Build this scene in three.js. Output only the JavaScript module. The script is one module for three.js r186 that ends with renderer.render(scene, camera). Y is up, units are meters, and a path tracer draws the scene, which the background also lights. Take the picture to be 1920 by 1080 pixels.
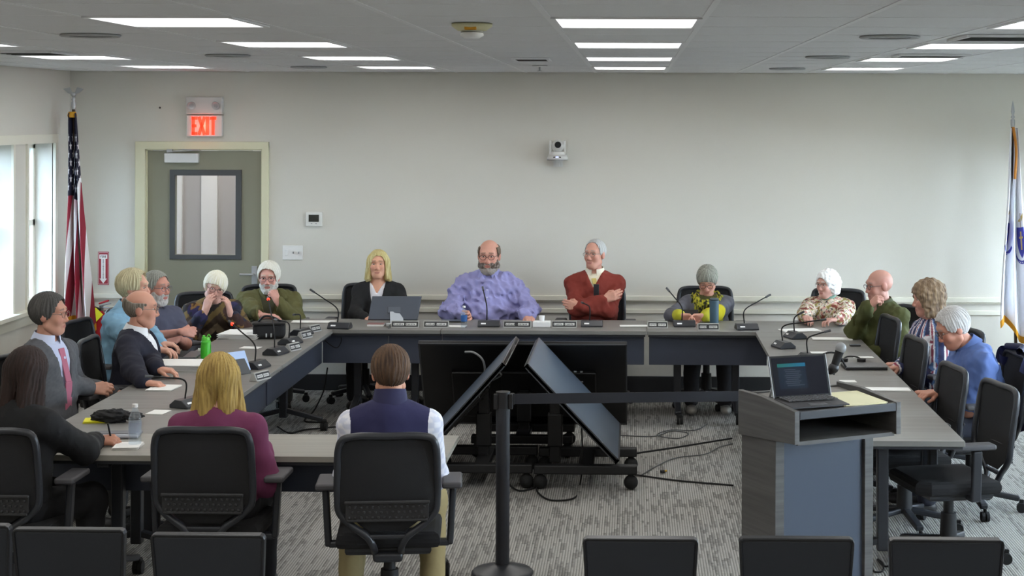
import * as THREE from 'three';
import { RoundedBoxGeometry } from 'three/addons/geometries/RoundedBoxGeometry.js';
import { mergeGeometries } from 'three/addons/utils/BufferGeometryUtils.js';
import { ImprovedNoise } from 'three/addons/math/ImprovedNoise.js';
import { RectAreaLightUniformsLib } from 'three/addons/lights/RectAreaLightUniformsLib.js';

// ---------- camera, sky, lights, exposure ----------
const scene = new THREE.Scene();
const renderer = new THREE.WebGLRenderer();
renderer.toneMapping = THREE.LinearToneMapping;
renderer.toneMappingExposure = 2.3;
renderer.shadowMap.enabled = true;
RectAreaLightUniformsLib.init();
const FPX = 3100, CX = 1134, CY = 219, CAMY = 2.42;
const camera = new THREE.PerspectiveCamera(2 * Math.atan(540 / FPX) * 180 / Math.PI, 16 / 9, 0.05, 100);
camera.setViewOffset(1920, 1080, 960 - CX, 540 - CY, 1920, 1080);
camera.position.set(0, CAMY, 0);
camera.rotation.set(0, 0.01745, 0.0033, 'YXZ');
camera.updateMatrixWorld(true);
scene.background = new THREE.Color(0.70, 0.855, 1.0);   // overcast sky outside the windows
scene.backgroundIntensity = 14;
const LAMP = 2.75;                                      // radiance of the ceiling panels

// ---------- pixels of the photograph to places ----------
const V = (x, y, z) => new THREE.Vector3(x, y, z);
const ray = (px, py) => V((px - CX) / FPX, -(py - CY) / FPX, -1).applyQuaternion(camera.quaternion);
const onZ = (px, py, z) => { const d = ray(px, py); return d.multiplyScalar(z / d.z).add(camera.position); };
const onY = (px, py, y) => { const d = ray(px, py); return d.multiplyScalar((y - CAMY) / d.y).add(camera.position); };
const onX = (px, py, x) => { const d = ray(px, py); return d.multiplyScalar(x / d.x).add(camera.position); };
const TY = 0.745;                                      // table top
const T = (px, py, up = 0) => onY(px, py, TY + up);

// ---------- helpers ----------
let seed = 7;
const rnd = () => { seed = (seed * 1664525 + 1013904223) >>> 0; return seed / 4294967296; };
const R = (a, b) => a + (b - a) * rnd();
const noise = new ImprovedNoise();
const taken = new Map();
const numbered = (n) => { const k = taken.get(n) || 0; taken.set(n, k + 1); return k ? n + '_' + String(k).padStart(3, '0') : n; };
function flat(g) {
  g = g.index ? g.toNonIndexed() : g;
  for (const k of Object.keys(g.attributes)) if (!['position', 'normal', 'uv'].includes(k)) g.deleteAttribute(k);
  if (!g.attributes.uv) g.setAttribute('uv', new THREE.BufferAttribute(new Float32Array(g.attributes.position.count * 2), 2));
  return g;
}
const merge = (a) => Array.isArray(a) ? (a.length === 1 ? a[0] : mergeGeometries(a.map(flat))) : a;
function mesh(name, geo, mat, parent) {
  const m = new THREE.Mesh(merge(geo), mat);
  m.name = parent ? name : numbered(name);
  (parent || scene).add(m);
  return m;
}
function tag(o, label, category, group) { o.userData = { label, category }; if (group) o.userData.group = group; return o; }
function thing(name, label, category, p, turn = 0, group) {
  const o = new THREE.Group(); o.name = numbered(name); scene.add(o);
  if (p) o.position.copy(p.isVector3 ? p : V(...p)); o.rotation.y = turn;
  return tag(o, label, category, group);
}
function struct(name, geo, mat, label) { const m = mesh(name, geo, mat); m.name = name; m.userData = { kind: 'structure', label }; return m; }
function dup(o, label, p, turn = 0, group) {
  const c = o.clone(); c.name = numbered(o.name.replace(/_\d{3}$/, '')); scene.add(c);
  c.position.copy(p.isVector3 ? p : V(...p)); c.rotation.y = turn;
  c.userData = { ...o.userData, label }; if (group) c.userData.group = group;
  return c;
}
const box = (w, h, d, x = 0, y = 0, z = 0) => new THREE.BoxGeometry(w, h, d).translate(x, y, z);
const rbox = (w, h, d, x = 0, y = 0, z = 0, r = 0.004, s = 2) => new RoundedBoxGeometry(w, h, d, s, Math.min(r, w * 0.49, h * 0.49, d * 0.49)).translate(x, y, z);
const cyl = (r0, r1, h, x = 0, y = 0, z = 0, s = 20) => new THREE.CylinderGeometry(r0, r1, h, s).translate(x, y, z);
const ball = (r, x = 0, y = 0, z = 0, s = 16) => new THREE.SphereGeometry(r, s, Math.ceil(s * 0.7)).translate(x, y, z);
const curve = (pts) => new THREE.CatmullRomCurve3(pts.map((p) => p.isVector3 ? p : V(...p)), false, 'centripetal');
const tube = (pts, r, n = 24, s = 8) => new THREE.TubeGeometry(curve(pts), n, r, s);
const rod = (a, b, r, s = 10) => { a = a.isVector3 ? a : V(...a); b = b.isVector3 ? b : V(...b); const d = b.clone().sub(a), g = new THREE.CylinderGeometry(r, r, d.length(), s); g.applyQuaternion(new THREE.Quaternion().setFromUnitVectors(V(0, 1, 0), d.normalize())); const m = a.add(b).multiplyScalar(0.5); return g.translate(m.x, m.y, m.z); };
// a bar of w x h section from a to b
const bar = (a, b, w, h, r = 0.004) => { a = V(...a); b = V(...b); const d = b.clone().sub(a), g = rbox(w, h, d.length(), 0, 0, 0, r); const o = new THREE.Object3D(); o.position.copy(a).add(b).multiplyScalar(0.5); o.lookAt(b); o.updateMatrix(); return g.applyMatrix4(o.matrix); };
const lathe = (pts, s = 24, p0 = 0, pl = Math.PI * 2) => new THREE.LatheGeometry(pts.map((p) => new THREE.Vector2(p[0], p[1])), s, p0, pl);
const poly = (pts) => { const s = new THREE.Shape(); pts.forEach((p, i) => i ? s.lineTo(p[0], p[1]) : s.moveTo(p[0], p[1])); s.closePath(); return s; };
const ext = (shape, depth, bevel = 0) => new THREE.ExtrudeGeometry(shape, bevel ? { depth: depth - 2 * bevel, bevelEnabled: true, bevelSize: bevel, bevelThickness: bevel, bevelSegments: 2, bevelOffset: -bevel, curveSegments: 12 } : { depth, bevelEnabled: false, curveSegments: 12 }).translate(0, 0, bevel);
function boxUV(g, k = 1) {                              // uv in metres, from the plane each face lies in
  g = flat(g); const p = g.attributes.position, n = g.attributes.normal, u = g.attributes.uv;
  for (let i = 0; i < p.count; i++) {
    const ax = Math.abs(n.getX(i)), ay = Math.abs(n.getY(i)), az = Math.abs(n.getZ(i));
    if (ay >= ax && ay >= az) u.setXY(i, p.getX(i) * k, p.getZ(i) * k); else if (ax >= az) u.setXY(i, p.getZ(i) * k, p.getY(i) * k); else u.setXY(i, p.getX(i) * k, p.getY(i) * k);
  }
  return g;
}
// ---------- textures ----------
function tex(w, h, fn, srgb = true, rep = 1) {
  const d = new Uint8Array(w * h * 4);
  for (let y = 0; y < h; y++) for (let x = 0; x < w; x++) { const c = fn(x / w, y / h, x, y), i = (y * w + x) * 4; d[i] = c[0]; d[i + 1] = c[1]; d[i + 2] = c[2]; d[i + 3] = 255; }
  const t = new THREE.DataTexture(d, w, h); t.wrapS = t.wrapT = THREE.RepeatWrapping; t.magFilter = THREE.LinearFilter; t.minFilter = THREE.LinearFilter;
  if (srgb) t.colorSpace = THREE.SRGBColorSpace; t.repeat.set(rep, rep); t.needsUpdate = true; return t;
}
function canvasTex(w, h, draw) { const c = document.createElement('canvas'); c.width = w; c.height = h; draw(c.getContext('2d'), w, h); const t = new THREE.CanvasTexture(c); t.colorSpace = THREE.SRGBColorSpace; return t; }
const hash = (x, y = 0, z = 0) => { const s = Math.sin(x * 127.1 + y * 311.7 + z * 74.7) * 43758.5453; return s - Math.floor(s); };
const carpetTex = (() => {                             // loop pile: pale ribs along the room, broken by dark dashes
  const W = 1024, H = 1024, ribs = 128, rows = 64, dash = new Float32Array(ribs * rows);
  for (let r = 0; r < ribs; r++) { let y = 0; while (y < rows) { const big = noise.noise(r * 0.09, y * 0.14, 3.1), dark = rnd() < 0.30 + big * 0.75; const len = 2 + Math.floor(rnd() * 6); for (let k = 0; k < len && y < rows; k++, y++) dash[r * rows + y] = dark ? R(0.35, 0.75) : R(0, 0.12); } }
  return tex(W, H, (u, v, x, y) => {
    const rib = Math.floor(u * ribs), f = u * ribs - rib, k = dash[rib * rows + Math.floor(v * rows)], groove = f < 0.36 ? 0.72 : 1;
    const g = (172 - 66 * k) * groove + (hash(x, y) - 0.5) * 22;
    return [g * 1.0, g * 0.985, g * 0.95];
  });
})();
const carpetBump = tex(512, 512, (u, v, x, y) => { const f = (u * 128) % 1, g = f < 0.36 ? 60 : 190 + hash(x, y) * 50; return [g, g, g]; }, false);
const grain = (lo, hi, tint, sc) => tex(512, 512, (u, v) => {   // laminate: long fine streaks along u
  let a = 0; for (const [fu, fv, k] of [[2, 40, 0.5], [4, 110, 0.3], [1, 14, 0.4]]) a += k * noise.noise(u * fu + 3, v * fv, fv);
  const g = lo + (hi - lo) * Math.min(1, Math.max(0, 0.5 + a * 0.9)); return [g * tint[0], g * tint[1], g * tint[2]];
}, true, sc);
const tableTex = grain(118, 134, [1, 0.985, 0.95], 0.8), paleTex = grain(140, 158, [1, 0.98, 0.92], 0.8), darkWoodTex = grain(70, 96, [1, 0.98, 0.96], 1.1);
const clothBump = tex(256, 256, (u, v, x, y) => { const g = 120 + 60 * Math.sin(x * 0.8) * Math.sin(y * 0.8) + 60 * hash(x, y); return [g, g, g]; }, false, 6);
const speckle = tex(256, 256, (u, v, x, y) => { const g = 236 + 12 * hash(x, y) - (hash(x * 3, y * 7) > 0.96 ? 14 : 0); return [g, g, g]; }, true, 3);
const plasterBump = tex(256, 256, (u, v, x, y) => { const g = 128 + 60 * noise.noise(u * 40, v * 40, 1) + 40 * hash(x, y); return [g, g, g]; }, false, 4);
// ---------- materials ----------
const std = (color, roughness = 0.7, o = {}) => new THREE.MeshStandardMaterial({ color, roughness, ...o });
const M = {
  wall: std('#d6d2c8', 0.85, { bumpMap: plasterBump, bumpScale: 0.0008 }), trim: std('#e6e3d4', 0.45), base: std('#1d1d1f', 0.5), ceil: std('#efeff0', 0.95, { map: speckle }), gridm: std('#e9e9ea', 0.7),
  carpet: std('#ffffff', 0.98, { map: carpetTex, bumpMap: carpetBump, bumpScale: 0.003 }), doorm: std('#8b8977', 0.55), doorFrame: std('#dad6b8', 0.45), dark: std('#4a4c4e', 0.4),
  table: std('#ffffff', 0.42, { map: tableTex }), pale: std('#ffffff', 0.42, { map: paleTex }), edge: std('#6b6b69', 0.5), panel: std('#3d4250', 0.45), black: std('#18181a', 0.5), blackSoft: std('#1b1b1d', 0.85), rubber: std('#121213', 0.8),
  frame: std('#292b30', 0.36), meshFab: std('#17171a', 0.75, { bumpMap: clothBump, bumpScale: 0.001 }), seatFab: std('#1a1a1c', 0.92, { bumpMap: clothBump, bumpScale: 0.001 }), padGrey: std('#6e6c66', 0.55),
  white: std('#efefee', 0.5), paper: std('#f4f3ef', 0.8), cream: std('#d8d3ae', 0.75), chrome: std('#c9cbcd', 0.22, { metalness: 1 }), steel: std('#9a9c9f', 0.35, { metalness: 0.9 }), grey: std('#8d8f91', 0.5), silver: std('#b9bbbd', 0.4, { metalness: 0.6 }),
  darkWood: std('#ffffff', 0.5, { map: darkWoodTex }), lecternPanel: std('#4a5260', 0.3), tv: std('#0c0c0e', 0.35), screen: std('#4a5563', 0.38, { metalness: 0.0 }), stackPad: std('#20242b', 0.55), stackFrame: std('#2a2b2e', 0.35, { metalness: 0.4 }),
  red: std('#b01822', 0.4), redSign: std('#a52232', 0.5), yellow: std('#f2e92b', 0.6), lime: new THREE.MeshPhysicalMaterial({ color: '#58d43c', roughness: 0.3, transmission: 0.35, thickness: 0.0 }), gold: std('#d69a1e', 0.55), brass: std('#c9a23a', 0.3, { metalness: 0.9 }),
  glass: new THREE.MeshPhysicalMaterial({ color: '#ffffff', roughness: 0.02, transmission: 1, thickness: 0 }),
  tinted: new THREE.MeshPhysicalMaterial({ color: '#cbd0d4', roughness: 0.02, transmission: 1, thickness: 0 }),
  clear: new THREE.MeshPhysicalMaterial({ color: '#eef4f8', roughness: 0.06, transmission: 0.92, thickness: 0, ior: 1.45 }),
  teal: std('#3f5a68', 0.4), lamp: std('#ffffff', 0.6, { emissive: '#ffffff', emissiveIntensity: 1.4 }),
};
const ledRed = std('#ff3020', 0.4, { emissive: '#ff2a18', emissiveIntensity: 2.0 }), ledBlue = std('#9aa8ff', 0.4, { emissive: '#8f9cff', emissiveIntensity: 1.6 });

// ---------- the room ----------
const ZW = -14.55, XL = -4.99, XR = 4.3, ZF = 1.2, HC = 2.807, W = (px, py) => onZ(px, py, ZW);
const floorM = struct('floor', boxUV(box(XR - XL + 0.6, 0.1, ZF - ZW + 0.6, 0, -0.05, 0), 1 / 1.9), M.carpet, 'grey carpet with fine ribs and dark dashes'); floorM.position.set((XL + XR) / 2, 0, (ZF + ZW) / 2);
function wallShape(w, h, holes) { const s = poly([[0, 0], [w, 0], [w, h], [0, h]]); for (const [x0, y0, x1, y1] of holes) { const p = new THREE.Path(); p.moveTo(x0, y0); p.lineTo(x0, y1); p.lineTo(x1, y1); p.lineTo(x1, y0); p.closePath(); s.holes.push(p); } return s; }
// door opening in the back wall
const dA = W(274, 280), dB = W(492, 280), D0 = dA.x, D1 = dB.x, DH = (dA.y + dB.y) / 2;
{ const s = poly([[XL - 0.3, 0], [D0, 0], [D0, DH], [D1, DH], [D1, 0], [XR + 0.3, 0], [XR + 0.3, HC + 0.3], [XL - 0.3, HC + 0.3]]); const w = struct('wall_back', boxUV(ext(s, 0.16)), M.wall, 'long pale wall with a chair rail'); w.position.z = ZW - 0.16; }
struct('wall_front', box(XR - XL + 0.6, HC + 0.3, 0.16, (XL + XR) / 2, (HC + 0.3) / 2, ZF + 0.08), M.wall, 'pale wall behind the viewer');
const SILL = 0.82, HEAD = 2.18, THK = 0.21;
// window pairs [z far, z near] on both side walls
const pairs = { left: [[-14.13, -13.52], [-13.19, -12.58]], right: [[-13.95, -13.05], [-12.8, -11.9], [-10.8, -9.9], [-9.65, -8.75], [-7.6, -6.7], [-6.45, -5.55]] };
let winN = 0;
for (const side of ['left', 'right']) {
  const L = side === 'left', X = L ? XL : XR, o = L ? -1 : 1, list = pairs[side];
  const s = wallShape(ZF - ZW + 0.6, HC + 0.3, list.map(([a, b]) => [a - ZW + 0.3, SILL, b - ZW + 0.3, HEAD]));
  const w = struct('wall_' + side, boxUV(ext(s, THK).rotateY(-Math.PI / 2)), M.wall, L ? 'pale side wall with deep windows beside the striped flag' : 'pale side wall with windows beside the white flag');
  w.position.set(L ? X : X + THK, 0, ZW - 0.3);
  for (let i = 0; i < list.length; i += 2) {
    const a = list[i][0], b = list[i + 1][1], cx = X - o * 0.008;
    struct('trim_' + (++winN), [box(0.03, 0.075, b - a + 0.14, cx, HEAD + 0.0375, (a + b) / 2), box(0.03, HEAD - SILL, 0.06, cx, (HEAD + SILL) / 2, a - 0.03), box(0.03, HEAD - SILL, 0.06, cx, (HEAD + SILL) / 2, b + 0.03), rbox(0.09, 0.035, b - a + 0.2, X - o * 0.03, SILL - 0.0175, (a + b) / 2), box(0.022, 0.07, b - a + 0.14, cx, SILL - 0.075, (a + b) / 2),
      box(0.02, HEAD - SILL, 0.04, cx, (HEAD + SILL) / 2, list[i][1] + 0.01), box(0.02, HEAD - SILL, 0.04, cx, (HEAD + SILL) / 2, list[i + 1][0] - 0.01)], M.trim, 'cream window casing and stool');
    for (const [z0, z1] of [list[i], list[i + 1]]) {
      const g = thing('window', '', '', null); g.name = 'window_' + (winN * 2 + (z0 === list[i][0] ? 0 : 1)); g.userData = { kind: 'structure', label: 'sash window in a deep reveal' };
      const xg = X + o * (THK - 0.03), zc = (z0 + z1) / 2, hh = HEAD - SILL, yc = (HEAD + SILL) / 2, t = 0.045;
      mesh('window_frame', [box(0.05, t, z1 - z0, xg, HEAD - t / 2, zc), box(0.05, t, z1 - z0, xg, SILL + t / 2, zc), box(0.05, hh, t, xg, yc, z0 + t / 2), box(0.05, hh, t, xg, yc, z1 - t / 2), box(0.05, 0.05, z1 - z0, xg, yc, zc)], M.trim, g);
      for (const q of [-1, 1]) mesh('pane', box(0.006, hh / 2 - 0.06, z1 - z0 - 2 * t, xg, yc + q * (hh / 4), zc), L ? M.tinted : M.glass, g);
    }
  }
}
struct('ground', box(70, 0.1, 70, -0.3, -0.75, -7), std('#3a3a38', 0.95), 'paved ground outside the windows');
// ceiling: slab, runners, tiles, panels of light
const CT = 0.6133, gx0 = 0.277 - CT * 9, CZ = 0.6967, gz0 = -6.78 - CZ * 10.5;      // first grid line in x and z
struct('ceiling', box(XR - XL + 0.6, 0.2, ZF - ZW + 0.6, (XL + XR) / 2, HC + 0.14, (ZF + ZW) / 2), M.ceil, 'grey suspended ceiling of large tiles');
const ceilO = scene.getObjectByName('ceiling');
const rows = [0, 1, 2, 3].map((k) => -6.78 - 2.09 * k).concat([-4.69, -2.6, -0.51]), cols = [];
for (let k = -2; k <= 1; k++) cols.push(-0.03 + k * CT * 3);
const lit = new Set();
{
  const nx = 16, zs = []; let z = gz0; while (z < ZF) { const near = z > -5.0; const d = near ? CZ * 2 : CZ; zs.push([z, Math.min(d, ZF - z)]); z += d; }
  zs.unshift([ZW, gz0 - ZW]);
  const xs = []; for (let i = -1; i < nx; i++) { const a = Math.max(XL, gx0 + i * CT), b = Math.min(XR, gx0 + (i + 1) * CT); if (b - a > 0.02) xs.push([a, b - a]); }
  const tileG = new Map();
  const isLight = (xc, zc, d) => cols.some((c) => Math.abs(c - xc) < 0.2) && rows.some((r) => Math.abs(r - zc) < d * 0.5);
  for (const [x, w] of xs) for (const [zz, d] of zs) {
    const xc = x + w / 2, zc = zz + d / 2; if (isLight(xc, zc, d)) continue;
    const key = w.toFixed(3) + '_' + d.toFixed(3);
    if (!tileG.has(key)) tileG.set(key, boxUV(rbox(w - 0.02, 0.03, d - 0.02, 0, 0, 0, 0.003, 1)));
    const t = mesh('ceiling_tile', tileG.get(key), M.ceil, ceilO); t.position.set(xc, HC + 0.017, zc);
  }
  const run = []; for (const [x] of xs.slice(1)) run.push(box(0.024, 0.012, ZF - ZW, x, HC + 0.0055, (ZF + ZW) / 2)); for (const [zz] of zs.slice(1)) run.push(box(XR - XL, 0.01, 0.024, (XL + XR) / 2, HC + 0.006, zz));
  mesh('ceiling_grid', run, M.gridm, ceilO);
}
{
  const fr = (w, d) => merge([box(w, 0.02, 0.02, 0, 0.004, d / 2 - 0.01), box(w, 0.02, 0.02, 0, 0.004, -d / 2 + 0.01), box(0.02, 0.02, d, w / 2 - 0.01, 0.004, 0), box(0.02, 0.02, d, -w / 2 + 0.01, 0.004, 0), box(w, 0.03, d, 0, 0.07, 0)]);
  const frG = fr(CT - 0.02, CZ - 0.02), panG = rbox(0.55, 0.02, 0.56, 0, 0.008, 0, 0.004);
  for (const z of rows) for (const x of cols) {
    if (x < XL + 0.3 || x > XR - 0.3 || z > ZF - 0.3) continue;
    const g = thing('ceiling_light', 'square flush ceiling light panel glowing white', 'ceiling light', [x, HC, z], 0, 'ceiling light panels');
    mesh('light_frame', frG, M.gridm, g); mesh('diffuser', panG, M.lamp, g);
    const l = new THREE.RectAreaLight(new THREE.Color(1, 0.97, 0.90), LAMP, 0.55, 0.56); l.position.set(x, HC - 0.006, z); l.lookAt(x, 0, z); l.castShadow = true; scene.add(l);
  }
}
const ceilAt = (px, py) => onY(px, py, HC);
{ // round recessed fittings, slot grilles, detector, sprinkler
  const rim = merge([lathe([[0.10, 0.0], [0.14, 0.0], [0.145, -0.006], [0.135, -0.012], [0.10, -0.008]], 28)]), disc = cyl(0.105, 0.105, 0.01, 0, 0.0, 0, 28);
  for (const [px, py, l] of [[170, 65, 'round grey ceiling speaker'], [427, 103, 'x'], [579, 125, 'x'], [1668, 68, 'x'], [1552, 106, 'x'], [1476, 128, 'x']]) {
    const g = thing('ceiling_speaker', 'round grey speaker cover set flush in the ceiling tiles', 'speaker', ceilAt(px, py), 0, 'ceiling speakers'); mesh('rim', rim, std('#b4b5b7', 0.7), g); mesh('grille', disc, std('#a9aaac', 0.8), g);
  }
  for (const [px, py, w, d, l] of [[997, 110.5, 0.23, 0.42, 'black return grille in the ceiling beside the middle light column'], [60, 98.5, 0.4, 0.5, 'black ceiling grille above the striped flag'], [1745, 103.5, 0.42, 0.3, 'black ceiling grille between two light panels above the white flag'], [1880, 70, 0.42, 0.5, 'large black ceiling grille above the side windows by the white flag']]) {
    const p = ceilAt(px, py), g = thing('ceiling_grille', l, 'vent', p);
    mesh('grille_frame', [box(w, 0.012, 0.02, 0, -0.006, d / 2), box(w, 0.012, 0.02, 0, -0.006, -d / 2), box(0.02, 0.012, d, w / 2, -0.006, 0), box(0.02, 0.012, d, -w / 2, -0.006, 0)], M.gridm, g);
    mesh('opening', box(w - 0.02, 0.004, d - 0.02, 0, -0.001, 0), M.rubber, g);
    for (let k = 0; k < 5; k++) mesh('slat', box(w - 0.02, 0.003, 0.014, 0, -0.008, (k - 2) * d / 6).rotateX(0.0), M.black, g);
  }
  const p = ceilAt(885, 44), g = thing('smoke_detector', 'round smoke detector with tan cover hanging from the ceiling', 'detector', p);
  mesh('base', lathe([[0, 0], [0.085, 0], [0.085, -0.012], [0.06, -0.03], [0, -0.03]]), M.cream, g); mesh('sensor_head', lathe([[0, -0.03], [0.045, -0.03], [0.05, -0.05], [0.03, -0.062], [0, -0.064]]), M.white, g); mesh('vent_ring', lathe([[0.044, -0.034], [0.047, -0.036], [0.047, -0.044], [0.044, -0.046]]), M.dark, g); mesh('sounder', rbox(0.05, 0.02, 0.03, 0.0, -0.02, 0.06), M.gold, g);
  const s = thing('sprinkler_head', 'small sprinkler head in the ceiling close to the long wall', 'sprinkler', ceilAt(1012, 123)); mesh('escutcheon', lathe([[0, 0], [0.06, 0], [0.05, -0.008], [0.015, -0.012]]), M.white, s); mesh('deflector', [rod([0, -0.01, 0], [0, -0.04, 0], 0.007), cyl(0.018, 0.018, 0.003, 0, -0.04, 0)], M.steel, s);
}
// chair rail and base boards
const railProf = (len) => merge([rbox(len, 0.045, 0.035, 0, 0.825, 0.0175, 0.006), box(len, 0.012, 0.02, 0, 0.797, 0.01), rbox(len, 0.04, 0.018, 0, 0.712, 0.009, 0.005)]);
const seg = (x0, x1) => { const l = x1 - x0; return [l, (x0 + x1) / 2]; };
const CAS0 = W(255, 265), CAS1 = W(505, 265);
let trimN = winN;
for (const [a, b] of [[XL, CAS0.x], [CAS1.x, XR]]) { const [l, c] = seg(a, b); struct('trim_' + (++trimN), railProf(l).translate(c, 0, ZW), M.trim, 'white double chair rail on the long wall'); struct('baseboard_' + (a === XL ? 'back_corner' : 'back'), rbox(l, 0.14, 0.014, c, 0.07, ZW + 0.007, 0.004), M.base, 'black base board'); }
for (const side of ['left', 'right']) { const L = side === 'left', l = ZF - ZW; struct('baseboard_' + side, box(0.014, 0.14, l, L ? XL + 0.007 : XR - 0.007, 0.07, (ZF + ZW) / 2), M.base, 'black base board'); struct('trim_' + (++trimN), box(0.018, 0.04, l, L ? XL + 0.009 : XR - 0.009, 0.712, (ZF + ZW) / 2), M.trim, 'white rail below the window stools'); }
// door with glazed light, closer and lever; hall behind
{
  const g = thing('door', '', '', [0, 0, 0]); g.name = 'door_1'; g.userData = { kind: 'structure', label: 'olive grey door with a large glazed light' };
  const cw = (D0 - CAS0.x), hc = CAS0.y;
  struct('trim_' + (++trimN), [rbox(cw, hc, 0.03, CAS0.x + cw / 2, hc / 2, ZW + 0.015), rbox(CAS1.x - D1, hc, 0.03, (CAS1.x + D1) / 2, hc / 2, ZW + 0.015), rbox(CAS1.x - CAS0.x, hc - DH, 0.03, (CAS0.x + CAS1.x) / 2, (hc + DH) / 2, ZW + 0.0152), box(0.02, DH, 0.16, D0 + 0.0, DH / 2, ZW - 0.08), box(0.02, DH, 0.16, D1, DH / 2, ZW - 0.08), box(D1 - D0, 0.02, 0.16, (D0 + D1) / 2, DH, ZW - 0.08)], M.doorFrame, 'cream metal door frame');
  const a = W(318, 318), b = W(452, 487), i0 = W(328, 329), i1 = W(441, 478), zf = ZW - 0.02;
  const s = poly([[D0 + 0.012, 0.01], [D1 - 0.012, 0.01], [D1 - 0.012, DH - 0.014], [D0 + 0.012, DH - 0.014]]); const h = new THREE.Path(); h.moveTo(i0.x, i1.y); h.lineTo(i0.x, i0.y); h.lineTo(i1.x, i0.y); h.lineTo(i1.x, i1.y); h.closePath(); s.holes.push(h);
  mesh('door_leaf', ext(s, 0.045).translate(0, 0, zf - 0.045), M.doorm, g);
  const fs = poly([[a.x, b.y], [b.x, b.y], [b.x, a.y], [a.x, a.y]]); fs.holes.push(h); mesh('glazing_frame', ext(fs, 0.02, 0.004).translate(0, 0, zf), M.dark, g);
  mesh('pane', box(i1.x - i0.x, i0.y - i1.y, 0.006, (i0.x + i1.x) / 2, (i0.y + i1.y) / 2, zf - 0.02), M.glass, g);
  const lv = mesh('handle', [rbox(0.05, 0.22, 0.012, D1 - 0.07, 0.98, zf + 0.006), rod([D1 - 0.07, 1.02, zf], [D1 - 0.07, 1.02, zf + 0.055], 0.011), rod([D1 - 0.07, 1.02, zf + 0.055], [D1 - 0.19, 1.02, zf + 0.055], 0.01)], M.silver, g);
  const c0 = W(310, 287), c1 = W(373, 305), c = mesh('door_closer', rbox(c1.x - c0.x, c0.y - c1.y, 0.06, (c0.x + c1.x) / 2, (c0.y + c1.y) / 2, zf + 0.03, 0.006), std('#d9d9d8', 0.4), g);
  mesh('closer_arm', [bar([c0.x + 0.05, c0.y + 0.012, zf + 0.05], [c1.x + 0.02, c0.y + 0.03, zf + 0.09], 0.02, 0.008), bar([c1.x + 0.02, c0.y + 0.03, zf + 0.09], [c0.x + 0.12, c0.y + 0.035, zf + 0.03], 0.02, 0.008), rbox(0.05, 0.03, 0.03, c0.x + 0.045, c0.y + 0.02, zf + 0.04)], M.silver, c);
  // hall behind the door
  const hw = std('#b4b1b0', 0.85), hz = ZW - 0.16, hx = (D0 + D1) / 2;
  struct('wall_hall', [box(3.4, 2.9, 0.1, hx, 1.45, hz - 1.9), box(0.1, 2.9, 2.0, hx - 1.65, 1.45, hz - 0.95), box(0.1, 2.9, 2.0, hx + 1.65, 1.45, hz - 0.95), box(3.4, 0.1, 2.0, hx, 2.85, hz - 0.95)], hw, 'pale wall of the hall beyond the door glass');
  struct('floor_hall', box(3.4, 0.1, 2.0, hx, -0.06, hz - 0.95), std('#7b766c', 0.9), 'hall floor');
  struct('trim_' + (++trimN), [box(0.13, 2.8, 0.06, hx - 0.80, 1.4, hz - 1.83), box(0.16, 2.8, 0.06, hx - 0.46, 1.4, hz - 1.83), box(0.1, 2.8, 0.06, hx + 0.03, 1.4, hz - 1.83)], M.white, 'white upright trims in the hall');
  const hp = thing('hall_light', 'flat ceiling light in the hall beyond the door glass', 'ceiling light', [hx, 2.79, hz - 0.8]); mesh('diffuser', rbox(0.6, 0.02, 0.6, 0, 0, 0), M.lamp, hp); mesh('light_frame', [box(0.64, 0.02, 0.02, 0, 0, 0.31), box(0.64, 0.02, 0.02, 0, 0, -0.31), box(0.02, 0.02, 0.64, 0.31, 0, 0), box(0.02, 0.02, 0.64, -0.31, 0, 0)], M.gridm, hp);
  const l = new THREE.RectAreaLight(new THREE.Color(1, 0.95, 0.9), 7, 0.6, 0.6); l.position.set(hx, 2.775, hz - 0.8); l.lookAt(hx, 0, hz - 0.8); scene.add(l);
}
console.log('room');
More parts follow.
